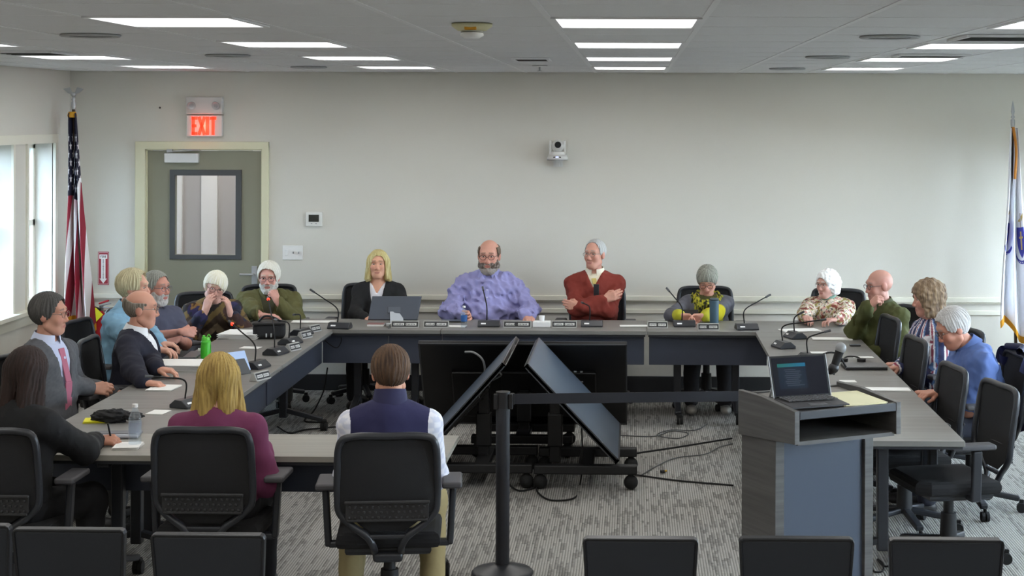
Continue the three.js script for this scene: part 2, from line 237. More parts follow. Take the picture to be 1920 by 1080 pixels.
// ---------- things on the wall ----------
{ // exit sign with two emergency lamps
  const a = W(352, 182), b = W(420, 256), w = b.x - a.x, h = a.y - b.y, g = thing('exit_sign', 'lit red EXIT sign with two emergency lamp heads above the door', 'sign', [(a.x + b.x) / 2, b.y, ZW]);
  mesh('lamp_housing', rbox(w, h * 0.43, 0.07, 0, h * 0.785, 0.035, 0.008), std('#cfcdca', 0.5), g);
  mesh('sign_body', rbox(w * 0.97, h * 0.54, 0.05, 0, h * 0.27, 0.025, 0.006), std('#d8d6d2', 0.5), g);
  for (const s of [-1, 1]) { const l = mesh('emergency_lamp', lathe([[0, 0], [0.03, 0.002], [0.038, 0.012], [0.036, 0.018], [0.028, 0.01], [0, 0.006]]).rotateX(Math.PI / 2), M.silver, g); l.position.set(s * w * 0.34, h * 0.79, 0.071); l.rotation.set(0.25, s * -0.25, 0); mesh('lens', ball(0.02, 0, 0, 0).scale(1, 1, 0.4), M.clear, l).position.z = 0.008; }
  const face = std('#ff4a34', 0.5, { emissive: '#ff2c18', emissiveIntensity: 1.1 }), lw = w * 0.155, lh = h * 0.46, t = 0.026, z = 0.053, y0 = h * 0.27, st = (x, y, ww, hh, r = 0) => box(ww, hh, 0.005).rotateZ(r).translate(x, y, z), cx = [-0.265, -0.07, 0.085, 0.24].map((k) => k * w);
  mesh('letter', [st(cx[0] - lw / 2 + t / 2, y0, t, lh), st(cx[0], y0 + lh / 2 - t / 2, lw, t), st(cx[0] - 0.004, y0, lw * 0.85, t), st(cx[0], y0 - lh / 2 + t / 2, lw, t)], face, g);
  mesh('letter', [st(cx[1], y0, t, lh * 1.04, 0.3), st(cx[1], y0, t, lh * 1.04, -0.3)], face, g);
  mesh('letter', [st(cx[2], y0, t * 1.1, lh)], face, g);
  mesh('letter', [st(cx[3], y0, t, lh), st(cx[3], y0 + lh / 2 - t / 2, lw * 1.1, t)], face, g);
  const l = new THREE.PointLight(new THREE.Color(1, 0.2, 0.1), 0.015); l.position.set((a.x + b.x) / 2, b.y + h * 0.27, ZW + 0.12); scene.add(l);
}
{ // extinguisher sign, extinguisher
  const a = W(184, 472), b = W(204, 534), w = b.x - a.x, h = a.y - b.y;
  const t = canvasTex(96, 300, (c, W2, H2) => { c.fillStyle = '#a01f30'; c.fillRect(0, 0, W2, H2); c.strokeStyle = '#f4eeee'; c.lineWidth = 3; c.strokeRect(5, 5, W2 - 10, H2 - 10); c.fillStyle = '#f6f2f2'; c.fillRect(12, 22, 72, 40); c.fillRect(28, 62, 40, 190); c.beginPath(); c.moveTo(14, 245); c.lineTo(82, 245); c.lineTo(48, 290); c.fill(); c.fillStyle = '#3a2024'; c.font = 'bold 26px sans-serif'; c.textAlign = 'center'; c.fillText('FIRE', 48, 52); c.font = 'bold 17px sans-serif'; 'EXTINGUISHER'.split('').forEach((k, i) => c.fillText(k, 48, 80 + i * 15)); });
  const g = thing('extinguisher_sign', 'narrow red fire extinguisher sign with a white down arrow', 'sign', [(a.x + b.x) / 2, (a.y + b.y) / 2, ZW + 0.002]);
  mesh('plate', rbox(w, h, 0.004, 0, 0, 0, 0.001), M.redSign, g); mesh('print', new THREE.PlaneGeometry(w * 0.98, h * 0.985).translate(0, 0, 0.003), std('#ffffff', 0.5, { map: t }), g);
  const p = onZ(190, 612, ZW + 0.09), e = thing('fire_extinguisher', 'red fire extinguisher with a yellow tag hung below its sign', 'fire extinguisher', [p.x, p.y - 0.27, ZW + 0.09]);
  mesh('cylinder_body', lathe([[0, 0], [0.06, 0], [0.068, 0.015], [0.068, 0.33], [0.055, 0.37], [0.02, 0.39], [0.018, 0.41], [0, 0.41]]), M.red, e); mesh('valve', [cyl(0.018, 0.018, 0.05, 0, 0.43, 0), bar([-0.01, 0.45, 0], [0.09, 0.475, 0.02], 0.02, 0.01), bar([-0.01, 0.44, 0], [0.09, 0.435, 0.02], 0.02, 0.01)], M.steel, e); mesh('grip', bar([-0.02, 0.47, 0], [0.07, 0.5, 0.02], 0.022, 0.016), M.red, e);
  mesh('hose', tube([[0, 0.42, 0.02], [-0.06, 0.44, 0.05], [-0.10, 0.36, 0.05], [-0.085, 0.2, 0.04]], 0.011), M.rubber, e); mesh('inspection_tag', box(0.09, 0.15, 0.002).rotateZ(-0.75).translate(-0.045, 0.36, 0.075), M.yellow, e); mesh('wall_bracket', [box(0.05, 0.3, 0.022, 0, 0.2, -0.079), box(0.03, 0.03, 0.03, 0, 0.3, -0.07)], M.black, e);
}
{ // thermostat, switches, screw
  const put = (x0, y0, x1, y1) => { const a = W(x0, y0), b = W(x1, y1); return [(a.x + b.x) / 2, (a.y + b.y) / 2, b.x - a.x, a.y - b.y]; };
  let [x, y, w, h] = put(574, 397, 605, 424); const t = thing('thermostat', 'white wall thermostat with a dark display', 'thermostat', [x, y, ZW]); mesh('housing', rbox(w, h, 0.028, 0, 0, 0.014, 0.006), std('#dddcd6', 0.5), t); mesh('display', rbox(w * 0.62, h * 0.5, 0.004, 0, 0.008, 0.029, 0.001), std('#33342f', 0.25), t); mesh('button', [rbox(0.014, 0.006, 0.004, -0.02, -h * 0.32, 0.029), rbox(0.014, 0.006, 0.004, 0.02, -h * 0.32, 0.029)], M.grey, t);
  [x, y, w, h] = put(530, 460, 568, 487); const s = thing('switch_plate', 'white three gang light switch plate beside the door', 'light switch', [x, y, ZW]); mesh('plate', rbox(w, h, 0.008, 0, 0, 0.004, 0.003), std('#ecebe8', 0.4), s); mesh('rocker', rbox(0.026, 0.055, 0.008, -w * 0.3, 0, 0.008, 0.002), M.white, s); for (const k of [-0.02, 0.25]) mesh('toggle', rbox(0.008, 0.018, 0.018, w * k + 0.01, 0.0, 0.013, 0.002).rotateX(-0.0), M.grey, s);
  const n = W(300, 202); tag(mesh('wall_screw', ball(0.009, n.x, n.y, ZW + 0.004, 10), M.dark), 'small dark screw in the wall beside the exit sign', 'screw');
}
{ // conference camera on a shelf bracket
  const a = W(1027, 258), b = W(1066, 300), s = thing('conference_camera', 'white pan tilt camera on a small bracket high on the long wall', 'camera', [(a.x + b.x) / 2, b.y, ZW + 0.1]), w = b.x - a.x, body = std('#d6d5d1', 0.4);
  mesh('base', lathe([[0, 0], [w * 0.5, 0], [w * 0.5, 0.02], [w * 0.44, 0.05], [0, 0.052]]), body, s); mesh('yoke', [rbox(0.02, 0.13, 0.06, -0.06, 0.11, 0, 0.008), rbox(0.02, 0.13, 0.06, 0.06, 0.11, 0, 0.008), cyl(0.065, 0.07, 0.03, 0, 0.06, 0)], body, s);
  const hd = mesh('camera_head', ball(0.056, 0, 0, 0, 24), body, s); hd.position.set(0.005, 0.125, 0.01); mesh('lens', [cyl(0.026, 0.03, 0.02).rotateX(Math.PI / 2).translate(0, 0.01, 0.05)], M.rubber, hd);
  mesh('status_light', rbox(0.02, 0.012, 0.004, 0, 0.028, w * 0.475, 0.001), ledBlue, s); mesh('sensor_window', [rbox(0.018, 0.012, 0.004, -0.024, 0.028, w * 0.465), rbox(0.018, 0.012, 0.004, 0.024, 0.028, w * 0.465)], M.tv, s); mesh('wall_bracket', [box(w * 0.5, 0.012, 0.1, 0, -0.006, -0.05), box(0.03, 0.05, 0.08, 0, -0.03, -0.05), box(w * 0.45, 0.06, 0.01, 0, -0.03, -0.095)], body, s);
}
// ---------- flags ----------
function flag(name, label, baseP, poleTop, tilt, finial, top, bot, wTop, wBot, folds, texture, fringe) {
  const g = thing(name, label, 'flag', baseP);
  mesh('base', lathe([[0, 0], [0.16, 0], [0.165, 0.015], [0.12, 0.04], [0.04, 0.07], [0.025, 0.12], [0, 0.12]]), M.brass, g);
  const up = V(tilt, poleTop, 0); mesh('pole', rod([0, 0.05, 0], up.clone(), 0.014), std('#3a2a1c', 0.4), g);
  finial(g, up);
  // cloth: gathered at the top, opening into deep pleats
  const U = 110, N = 90, pos = [], uv = [], idx = [], rim = [];
  for (let j = 0; j <= N; j++) { const v = j / N, y = top + (bot - top) * v, hw = wTop + (wBot - wTop) * Math.pow(v, 0.75), pl = 0.012 + 0.05 * Math.pow(v, 0.8);
    for (let i = 0; i <= U; i++) { const u = i / U, a = (u - 0.5) * 2, c = V(tilt * (y / poleTop), 0, 0); const ph = u * Math.PI * folds + v * 0.9; const hem = j === N ? 0.10 * Math.sin(u * 5.2 + 1) : 0; pos.push(c.x + a * hw + 0.012 * Math.sin(v * 5 + u * 3), y + hem * v - 0.10 * Math.sin(u * 5.2 + 1) * v * v * (j === N ? 1 : 0) + 0.09 * Math.sin(u * 6 + 0.6) * v * v, pl * Math.sin(ph) + 0.03 + 0.02 * Math.cos(ph * 0.5)); uv.push(u, 1 - v); if (j === N) rim.push(V(pos.at(-3), pos.at(-2), pos.at(-1))); } }
  for (let j = 0; j < N; j++) for (let i = 0; i < U; i++) { const k = j * (U + 1) + i; idx.push(k, k + U + 1, k + 1, k + 1, k + U + 1, k + U + 2); }
  const q = new THREE.BufferGeometry(); q.setAttribute('position', new THREE.Float32BufferAttribute(pos, 3)); q.setAttribute('uv', new THREE.Float32BufferAttribute(uv, 2)); q.setIndex(idx); q.computeVertexNormals();
  const cl = mesh('cloth', q, std('#ffffff', 0.75, { map: texture, side: THREE.DoubleSide }), g);
  const fr = []; for (let i = 0; i < rim.length - 1; i++) { const a = rim[i], b = rim[i + 1]; fr.push(bar([(a.x + b.x) / 2, a.y + 0.004, (a.z + b.z) / 2 + 0.003], [(a.x + b.x) / 2 + 0.004, a.y - 0.055, (a.z + b.z) / 2 + 0.004], Math.max(0.006, Math.abs(b.x - a.x) * 1.3), 0.005, 0.001)); }
  mesh('fringe', fr, M.gold, cl);
  if (fringe) fringe(g, up);
  return g;
}
const starPath = (c, x, y, r) => { c.beginPath(); for (let k = 0; k < 10; k++) { const a = -Math.PI / 2 + k * Math.PI / 5, q = k % 2 ? r * 0.42 : r; c.lineTo(x + q * Math.cos(a), y + q * Math.sin(a)); } c.fill(); };
const stripesTex = canvasTex(512, 1024, (c, w, h) => {
  c.fillStyle = '#e9e4e4'; c.fillRect(0, 0, w, h); c.fillStyle = '#8f1f33';
  for (let k = -6; k < 12; k++) { c.beginPath(); const x = k * 150; c.moveTo(x + 300, 0); c.lineTo(x + 375, 0); c.lineTo(x + 75, h); c.lineTo(x, h); c.fill(); }
  c.fillStyle = '#1c1c34'; c.beginPath(); c.moveTo(0, 0); c.lineTo(w, 0); c.lineTo(w, 300); c.lineTo(340, 410); c.lineTo(0, 400); c.fill();
  c.fillStyle = '#f2f0f4'; for (let j = 0; j < 8; j++) for (let i = 0; i < 6; i++) { const y = 120 + j * 40; if (y < 390) starPath(c, 40 + i * 84 + (j % 2) * 42, y, 24); }
});
{
  const p = onZ(150, 400, ZW + 0.45), bx = p.x;
  flag('national_flag', 'red, white and blue flag with stars and gold fringe on an eagle-topped pole', [onZ(158, 700, ZW + 0.45).x, 0, ZW + 0.45], onZ(138, 205, ZW + 0.45).y, onZ(138, 205, ZW + 0.45).x - onZ(158, 700, ZW + 0.45).x, (g, up) => {
    mesh('finial', [lathe([[0.014, 0], [0.02, 0.02], [0.02, 0.06], [0.01, 0.07], [0.02, 0.085], [0.012, 0.10], [0, 0.11]]).translate(up.x, up.y, 0)], M.silver, g);
    const e = mesh('eagle', [ball(0.022, up.x, up.y + 0.125, 0).scale(1, 1, 1), ext(poly([[0, 0], [-0.03, 0.07], [-0.09, 0.055], [-0.05, 0.02]]), 0.008, 0.002).translate(up.x, up.y + 0.12, 0), ext(poly([[0, 0], [0.03, 0.07], [0.09, 0.055], [0.05, 0.02]]), 0.008, 0.002).translate(up.x, up.y + 0.12, 0)], M.silver, g);
  }, onZ(140, 212, ZW + 0.45).y, onZ(150, 612, ZW + 0.45).y, 0.03, 0.105, 5, stripesTex, (g, up) => mesh('gold_tie', lathe([[0.02, 0], [0.036, 0.0], [0.04, 0.02], [0.03, 0.05], [0.018, 0.05]]).translate(up.x - 0.005, up.y - 0.07, 0.02), M.gold, g));
}
const crestTex = canvasTex(512, 1024, (c, w, h) => {
  c.fillStyle = '#e9eaf0'; c.fillRect(0, 0, w, h);
  for (const [x, k] of [[110, 1], [400, 1]]) { c.fillStyle = '#b59a52'; c.beginPath(); c.moveTo(x - 36, 470); c.lineTo(x + 40, 430); c.lineTo(x + 52, 446); c.lineTo(x + 6, 474); c.fill(); c.fillStyle = '#9a9186'; c.fillRect(x - 4, 430, 14, 70); c.fillStyle = '#3b3c9c'; c.beginPath(); c.moveTo(x - 60, 500); c.lineTo(x + 60, 500); c.quadraticCurveTo(x + 62, 600, x, 650); c.quadraticCurveTo(x - 62, 600, x - 60, 500); c.fill(); c.fillStyle = '#b59a52'; c.fillRect(x - 8, 520, 16, 90); c.fillRect(x - 24, 545, 48, 10); c.strokeStyle = '#3b3c9c'; c.lineWidth = 16; c.beginPath(); c.arc(x, 560, 110, 0.5, Math.PI - 0.5); c.stroke(); c.fillStyle = '#e9eaf0'; for (let i = 0; i < 9; i++) c.fillRect(x - 84 + i * 20, 652 + Math.sin(i * 0.39) * 16, 8, 6); }
});
flag('state_flag', 'white flag with a blue shield and gold fringe on a spear-topped pole', [onZ(1906, 690, ZW + 0.4).x, 0, ZW + 0.4], onZ(1899, 236, ZW + 0.4).y, onZ(1899, 236, ZW + 0.4).x - onZ(1906, 690, ZW + 0.4).x, (g, up) => mesh('finial', [lathe([[0.014, -0.01], [0.018, 0.01], [0.018, 0.05], [0.008, 0.06], [0.018, 0.075], [0.008, 0.09], [0.016, 0.12], [0.01, 0.17], [0, 0.22]]).translate(up.x, up.y, 0)], M.silver, g),
  onZ(1899, 240, ZW + 0.4).y, onZ(1890, 612, ZW + 0.4).y, 0.03, 0.14, 5, crestTex, (g, up) => mesh('gold_tie', [tube([[up.x - 0.01, up.y - 0.01, 0.06], [up.x + 0.012, up.y - 0.2, 0.075], [up.x + 0.0, up.y - 0.45, 0.085]], 0.012)], std('#c07a22', 0.6), g));
// ---------- tables ----------
const xLo = -3.12, xLi = -2.35, xRi = 0.955, xRo = 1.725, zBf = -12.92, zBb = -13.62, zN0 = -8.67, zN1 = -8.10, zR = -8.594;
function table(name, label, x0, x1, z0, z1, topM, panel, legsAt, along) {
  const g = thing(name, label, 'table', [(x0 + x1) / 2, 0, (z0 + z1) / 2], 0), w = x1 - x0 - 0.004, d = z1 - z0 - 0.004;
  mesh('table_top', boxUV(rbox(w, 0.03, d, 0, TY - 0.015, 0, 0.003)), topM, g);
  mesh('edge_band', [box(w - 0.02, 0.02, d - 0.02, 0, TY - 0.036, 0)], M.frame, g);
  if (panel) { const [px0, px1, pz0, pz1] = panel; mesh('modesty_panel', rbox(Math.max(0.014, px1 - px0), 0.235, Math.max(0.014, pz1 - pz0), (px0 + px1) / 2 - g.position.x, TY - 0.16, (pz0 + pz1) / 2 - g.position.z, 0.003), M.panel, g); }
  for (const [lx, lz] of legsAt) {
    const fx = along ? 0 : 0.3, fz = along ? 0.3 : 0, X = lx - g.position.x, Z = lz - g.position.z;
    const l = mesh('leg', [rbox(0.06, TY - 0.14, 0.06, X, (TY - 0.14) / 2 + 0.1, Z, 0.008), rbox(fx ? 0.5 : 0.06, 0.03, fz ? 0.5 : 0.06, X, TY - 0.055, Z, 0.006)], M.frame, g);
    for (const s of [-1, 1]) { mesh('foot', bar([X, 0.16, Z], [X + s * fx, 0.085, Z + s * fz], 0.05, 0.035, 0.008), M.frame, l); mesh('caster', [cyl(0.035, 0.035, 0.022).rotateZ(Math.PI / 2).translate(X + s * fx, 0.035, Z + s * fz), cyl(0.035, 0.035, 0.022).rotateZ(Math.PI / 2).translate(X + s * fx + 0.026, 0.035, Z + s * fz), rbox(0.04, 0.03, 0.05, X + s * fx + 0.012, 0.07, Z + s * fz, 0.01)], M.rubber, l); }
  }
  return g;
}
const bx = [xLo, xLo + 1.614, xLo + 3.228, xRo], bl = ['grey laminate table in front of the blonde speaker and the olive jacket', 'grey laminate table at the middle of the back row behind the screens', 'grey laminate table in front of the scarf wearer at the row end'];
for (let k = 0; k < 3; k++) table('meeting_table', bl[k], bx[k], bx[k + 1], zBb, zBf, M.table, [k === 0 ? xLi - 0.1 : bx[k] + (k === 1 ? 0.001 : 0.02), k === 2 ? xRi + 0.1 : bx[k + 1] - (k === 0 ? 0.001 : 0.02), zBf - 0.12, zBf - 0.106], [[bx[k] + (k ? 0.25 : 0.9), (zBb + zBf) / 2 - 0.05], [bx[k + 1] - (k < 2 ? 0.25 : 0.9), (zBb + zBf) / 2 - 0.05]], true);
const zl = [zBf, -11.05, -9.40, zN0], ll = ['grey laminate side table with the black bag and the green bottle', 'grey laminate side table in front of the navy blazer with paper stacks', 'short grey laminate side table between the paper stacks and the front table'];
for (let k = 0; k < 3; k++) table('meeting_table', ll[k], xLo, xLi, zl[k], zl[k + 1], M.table, [xLi - 0.12, xLi - 0.106, zl[k] + (k ? 0.02 : -0.1), zl[k + 1] - 0.02], [[(xLo + xLi) / 2 + 0.05, zl[k] + 0.25], [(xLo + xLi) / 2 + 0.05, zl[k + 1] - 0.25]], false);
table('meeting_table', 'pale laminate front table where the three people with their backs turned sit', xLo, -0.91, zN0, zN1, M.pale, [xLo + 0.1, -1.05, zN0 + 0.10, zN0 + 0.114], [[xLo + 0.5, (zN0 + zN1) / 2], [-1.0, (zN0 + zN1) / 2]], true);
const zr = [zBf, -10.76, zR], rl = ['grey laminate side table with the closed laptop in front of the olive shirt', 'grey laminate side table beside the lectern with the empty chairs pushed in'];
for (let k = 0; k < 2; k++) table('meeting_table', rl[k], xRi, xRo, zr[k], zr[k + 1], M.table, [xRi + 0.106, xRi + 0.12, zr[k] + (k ? 0.02 : -0.1), zr[k + 1] - 0.02], [[(xRi + xRo) / 2, zr[k] + 0.3], [(xRi + xRo) / 2, zr[k + 1] - 0.3]], false);
// ---------- office chairs ----------
const officeChair = (() => {
  const g = new THREE.Group(); g.name = 'office_chair';
  const seat = poly([[-0.19, -0.25], [0.19, -0.25], [0.245, -0.18], [0.24, 0.22], [-0.24, 0.22], [-0.245, -0.18]]);
  mesh('seat', ext(seat, 0.075, 0.028).rotateX(-Math.PI / 2).translate(0, 0.41, 0.02), M.seatFab, g);
  mesh('seat_shell', ext(poly([[-0.2, -0.19], [0.2, -0.19], [0.2, 0.17], [-0.2, 0.17]]), 0.05, 0.02).rotateX(-Math.PI / 2).translate(0, 0.375, 0), M.frame, g);
  // back: rounded frame whose sides run in to a yoke
  const half = [[0, 0.955, -0.30], [0.15, 0.955, -0.30], [0.205, 0.94, -0.297], [0.222, 0.90, -0.292], [0.228, 0.78, -0.272], [0.228, 0.66, -0.255], [0.22, 0.60, -0.252], [0.17, 0.545, -0.256], [0.09, 0.485, -0.262], [0.065, 0.44, -0.25], [0.06, 0.39, -0.17]];
  const full = half.slice(1).reverse().map(([x, y, z]) => [-x, y, z]).concat(half);
  const fr = new THREE.TubeGeometry(curve(full), 120, 0.0175, 8); mesh('back_frame', [fr, rbox(0.17, 0.022, 0.02, 0, 0.487, -0.262, 0.008), rbox(0.14, 0.05, 0.1, 0, 0.375, -0.16, 0.02)], M.frame, g);
  const P = [], I = [], UVs = []; for (let j = 0; j <= 14; j++) for (let i = 0; i <= 12; i++) { const v = j / 14, u = (i / 12 - 0.5) * 2, y = 0.95 - v * 0.44, ww = v < 0.78 ? 0.215 : 0.215 - (v - 0.78) * 0.62; P.push(u * ww, y, -0.294 + v * 0.042 - 0.02 * (1 - u * u) * Math.sin(v * Math.PI) - (v < 0.05 ? 0.0 : 0)); UVs.push(u * 0.2, y); }
  for (let j = 0; j < 14; j++) for (let i = 0; i < 12; i++) { const k = j * 13 + i; I.push(k, k + 13, k + 1, k + 1, k + 13, k + 14); }
  const bg = new THREE.BufferGeometry(); bg.setAttribute('position', new THREE.Float32BufferAttribute(P, 3)); bg.setAttribute('uv', new THREE.Float32BufferAttribute(UVs, 2)); bg.setIndex(I); bg.computeVertexNormals();
  mesh('back_mesh', bg, std('#141416', 0.8, { side: THREE.DoubleSide, bumpMap: clothBump, bumpScale: 0.001 }), g);
  const lum = [rbox(0.39, 0.016, 0.014, 0, 0.652, -0.292, 0.006), rbox(0.37, 0.014, 0.012, 0, 0.568, -0.285, 0.005), rbox(0.38, 0.075, 0.006, 0, 0.61, -0.282, 0.003)];
  for (let k = 0; k < 14; k++) lum.push(rbox(0.012, 0.012, 0.01, -0.17 + k * 0.0262, 0.582, -0.29, 0.003)); for (let k = 0; k < 13; k++) lum.push(rbox(0.012, 0.012, 0.01, -0.157 + k * 0.0262, 0.606, -0.29, 0.003)); for (let k = 0; k < 14; k++) lum.push(rbox(0.012, 0.012, 0.01, -0.17 + k * 0.0262, 0.63, -0.29, 0.003));
  mesh('lumbar_pad', lum, std('#2b2b2d', 0.5), g);
  for (const s of [-1, 1]) { mesh('armrest', [bar([s * 0.2, 0.40, -0.03], [s * 0.285, 0.40, -0.03], 0.05, 0.03, 0.01), bar([s * 0.285, 0.39, -0.03], [s * 0.30, 0.665, -0.03], 0.055, 0.032, 0.012)], M.frame, g); mesh('arm_pad', rbox(0.095, 0.03, 0.25, s * 0.295, 0.685, 0.0, 0.012), std('#48474a', 0.6), g); }
  mesh('gas_column', [cyl(0.028, 0.028, 0.14, 0, 0.32, 0), cyl(0.042, 0.048, 0.16, 0, 0.19, 0)], M.black, g);
  const legG = [bar([0, 0.125, 0.03], [0, 0.085, 0.30], 0.05, 0.035, 0.012)]; const lg = merge(legG), cg = merge([cyl(0.03, 0.03, 0.018).rotateZ(Math.PI / 2).translate(-0.014, 0.03, 0.31), cyl(0.03, 0.03, 0.018).rotateZ(Math.PI / 2).translate(0.014, 0.03, 0.31), rbox(0.016, 0.05, 0.03, 0, 0.055, 0.31, 0.006)]);
  for (let k = 0; k < 5; k++) { const l = mesh('base_leg', lg, M.frame, g); l.rotation.y = k * Math.PI * 0.4 + 0.3; mesh('caster', cg, M.rubber, l); }
  return g;
})();
function seatChair(label, x, z, turn, group) { const c = officeChair.clone(); c.name = numbered('office_chair'); scene.add(c); c.position.set(x, 0, z); c.rotation.y = turn; return tag(c, label, 'chair', group || 'black mesh office chairs'); }
// empty chairs pushed in along the table by the lectern
for (const [px, py, turn, label] of [[1668, 596, -1.42, 'empty black office chair pushed in between the olive shirt and the striped blouse'], [1716, 636, -1.42, 'empty black office chair pushed in between the striped blouse and the blue shirt'], [1786, 688, -1.42, 'empty black office chair pushed in beside the blue shirted man'], [1872, 722, -1.35, 'empty black office chair at the corner of the table beside the lectern']]) {
  const p = onY(px, py, 0.955); seatChair(label, p.x - 0.29 * Math.sin(-turn), p.z + 0.29 * Math.cos(turn), turn, 'empty office chairs');
}
function hangJacket(x, z, turn) {
  const j = thing('jacket', 'navy jacket hung over the back of an office chair', 'jacket', [x, 0, z], turn), PS = [], IX = []; const nu = 60, nv = 40;
  for (let b = 0; b <= nv; b++) for (let a = 0; a <= nu; a++) { const v = b / nv, u = (a / nu) * 2 - 1, th = u * 1.9, wv = 0.255 + 0.03 * v + 0.012 * Math.sin(u * 17 + v * 2) * v; const y = 0.985 - Math.pow(Math.abs(u), 6) * 0.10 - v * (0.56 + 0.04 * Math.sin(u * 9)); PS.push(Math.sin(th) / Math.sin(1.9 * 0.83) * wv * 0.93, y, -0.315 - (Math.cos(th) - 0.2) * 0.055 * (1 + v * 0.5) - 0.012 * Math.sin(u * 23) * v + (v < 0.06 ? (0.06 - v) * 0.9 : 0)); }
  for (let b = 0; b < nv; b++) for (let a = 0; a < nu; a++) { const k = b * (nu + 1) + a; IX.push(k, k + nu + 1, k + 1, k + 1, k + nu + 1, k + nu + 2); }
  const q = new THREE.BufferGeometry(); q.setAttribute('position', new THREE.Float32BufferAttribute(PS, 3)); q.setIndex(IX); q.computeVertexNormals(); mesh('back_panel', q, std('#20244a', 0.7, { side: THREE.DoubleSide }), j);
  mesh('collar', tube([[-0.12, 0.99, -0.27], [0, 1.0, -0.33], [0.12, 0.99, -0.27]], 0.022), std('#1b1e3c', 0.7), j); for (const s of [-1, 1]) mesh('sleeve', tube([[s * 0.2, 0.94, -0.3], [s * 0.27, 0.8, -0.33], [s * 0.27, 0.55, -0.34], [s * 0.25, 0.40, -0.33]], 0.05, 20, 10), std('#20244a', 0.7), j);
}
// chairs of the audience in front
{
  const proto = new THREE.Group(); proto.name = 'stacking_chair'; const w = 0.425;
  const back = poly([[-w / 2 + 0.02, 0], [w / 2 - 0.02, 0], [w / 2, 0.372], [w / 2 - 0.012, 0.385], [-w / 2 + 0.012, 0.385], [-w / 2, 0.372]]);
  mesh('backrest', ext(back, 0.03, 0.01).rotateX(-0.12).translate(0, 0.448, -0.20), M.stackPad, proto); 
  mesh('seat', ext(poly([[-0.17, -0.23], [0.17, -0.23], [0.22, -0.2], [0.22, 0.21], [-0.22, 0.21], [-0.22, -0.2]]), 0.05, 0.018).rotateX(-Math.PI / 2).translate(0, 0.415, 0.02), M.stackPad, proto);
  { const o = (e) => [[-w / 2 + 0.02 - e, -e], [w / 2 - 0.02 + e, -e], [w / 2 + e, 0.372], [w / 2 - 0.003 + e * 0.6, 0.381 + e * 0.6], [w / 2 - 0.012, 0.385 + e], [-w / 2 + 0.012, 0.385 + e], [-w / 2 + 0.003 - e * 0.6, 0.381 + e * 0.6], [-w / 2 - e, 0.372]], f = poly(o(0.005)), h = new THREE.Path(); o(-0.006).reverse().forEach((p, n) => n ? h.lineTo(...p) : h.moveTo(...p)); h.closePath(); f.holes.push(h); mesh('back_frame', [ext(f, 0.036, 0.004).translate(0, 0, -0.003).rotateX(-0.12).translate(0, 0.448, -0.20), rod([-0.19, 0.40, -0.16], [-0.2, 0.46, -0.195], 0.011), rod([0.19, 0.40, -0.16], [0.2, 0.46, -0.195], 0.011)], M.stackFrame, proto); }
  for (const s of [-1, 1]) for (const [z0, z1] of [[-0.17, -0.24], [0.18, 0.22]]) mesh('leg', rod([s * 0.2, 0.42, z0], [s * 0.22, 0.005, z1], 0.011), M.stackFrame, proto);
  for (const [px, py, label] of [[128, 990, 'black stacking chair behind the dark haired woman'], [389, 1000, 'black stacking chair behind the magenta blazer'], [1201, 1007, 'black stacking chair between the barrier post and the lectern'], [1494, 1007, 'black stacking chair directly behind the lectern'], [1775, 1009, 'black stacking chair beside the lectern on the window side'], [-86, 982, 'black stacking chair at the row end by the wall with the striped flag']]) {
    const p = onY(px, py, 0.84), c = proto.clone(); c.name = numbered('stacking_chair'); scene.add(c); c.position.set(p.x, 0, p.z + 0.243); c.rotation.y = Math.PI; c.position.z = p.z - 0.243; tag(c, label, 'chair', 'front row stacking chairs');
  }
}
console.log('chairs');
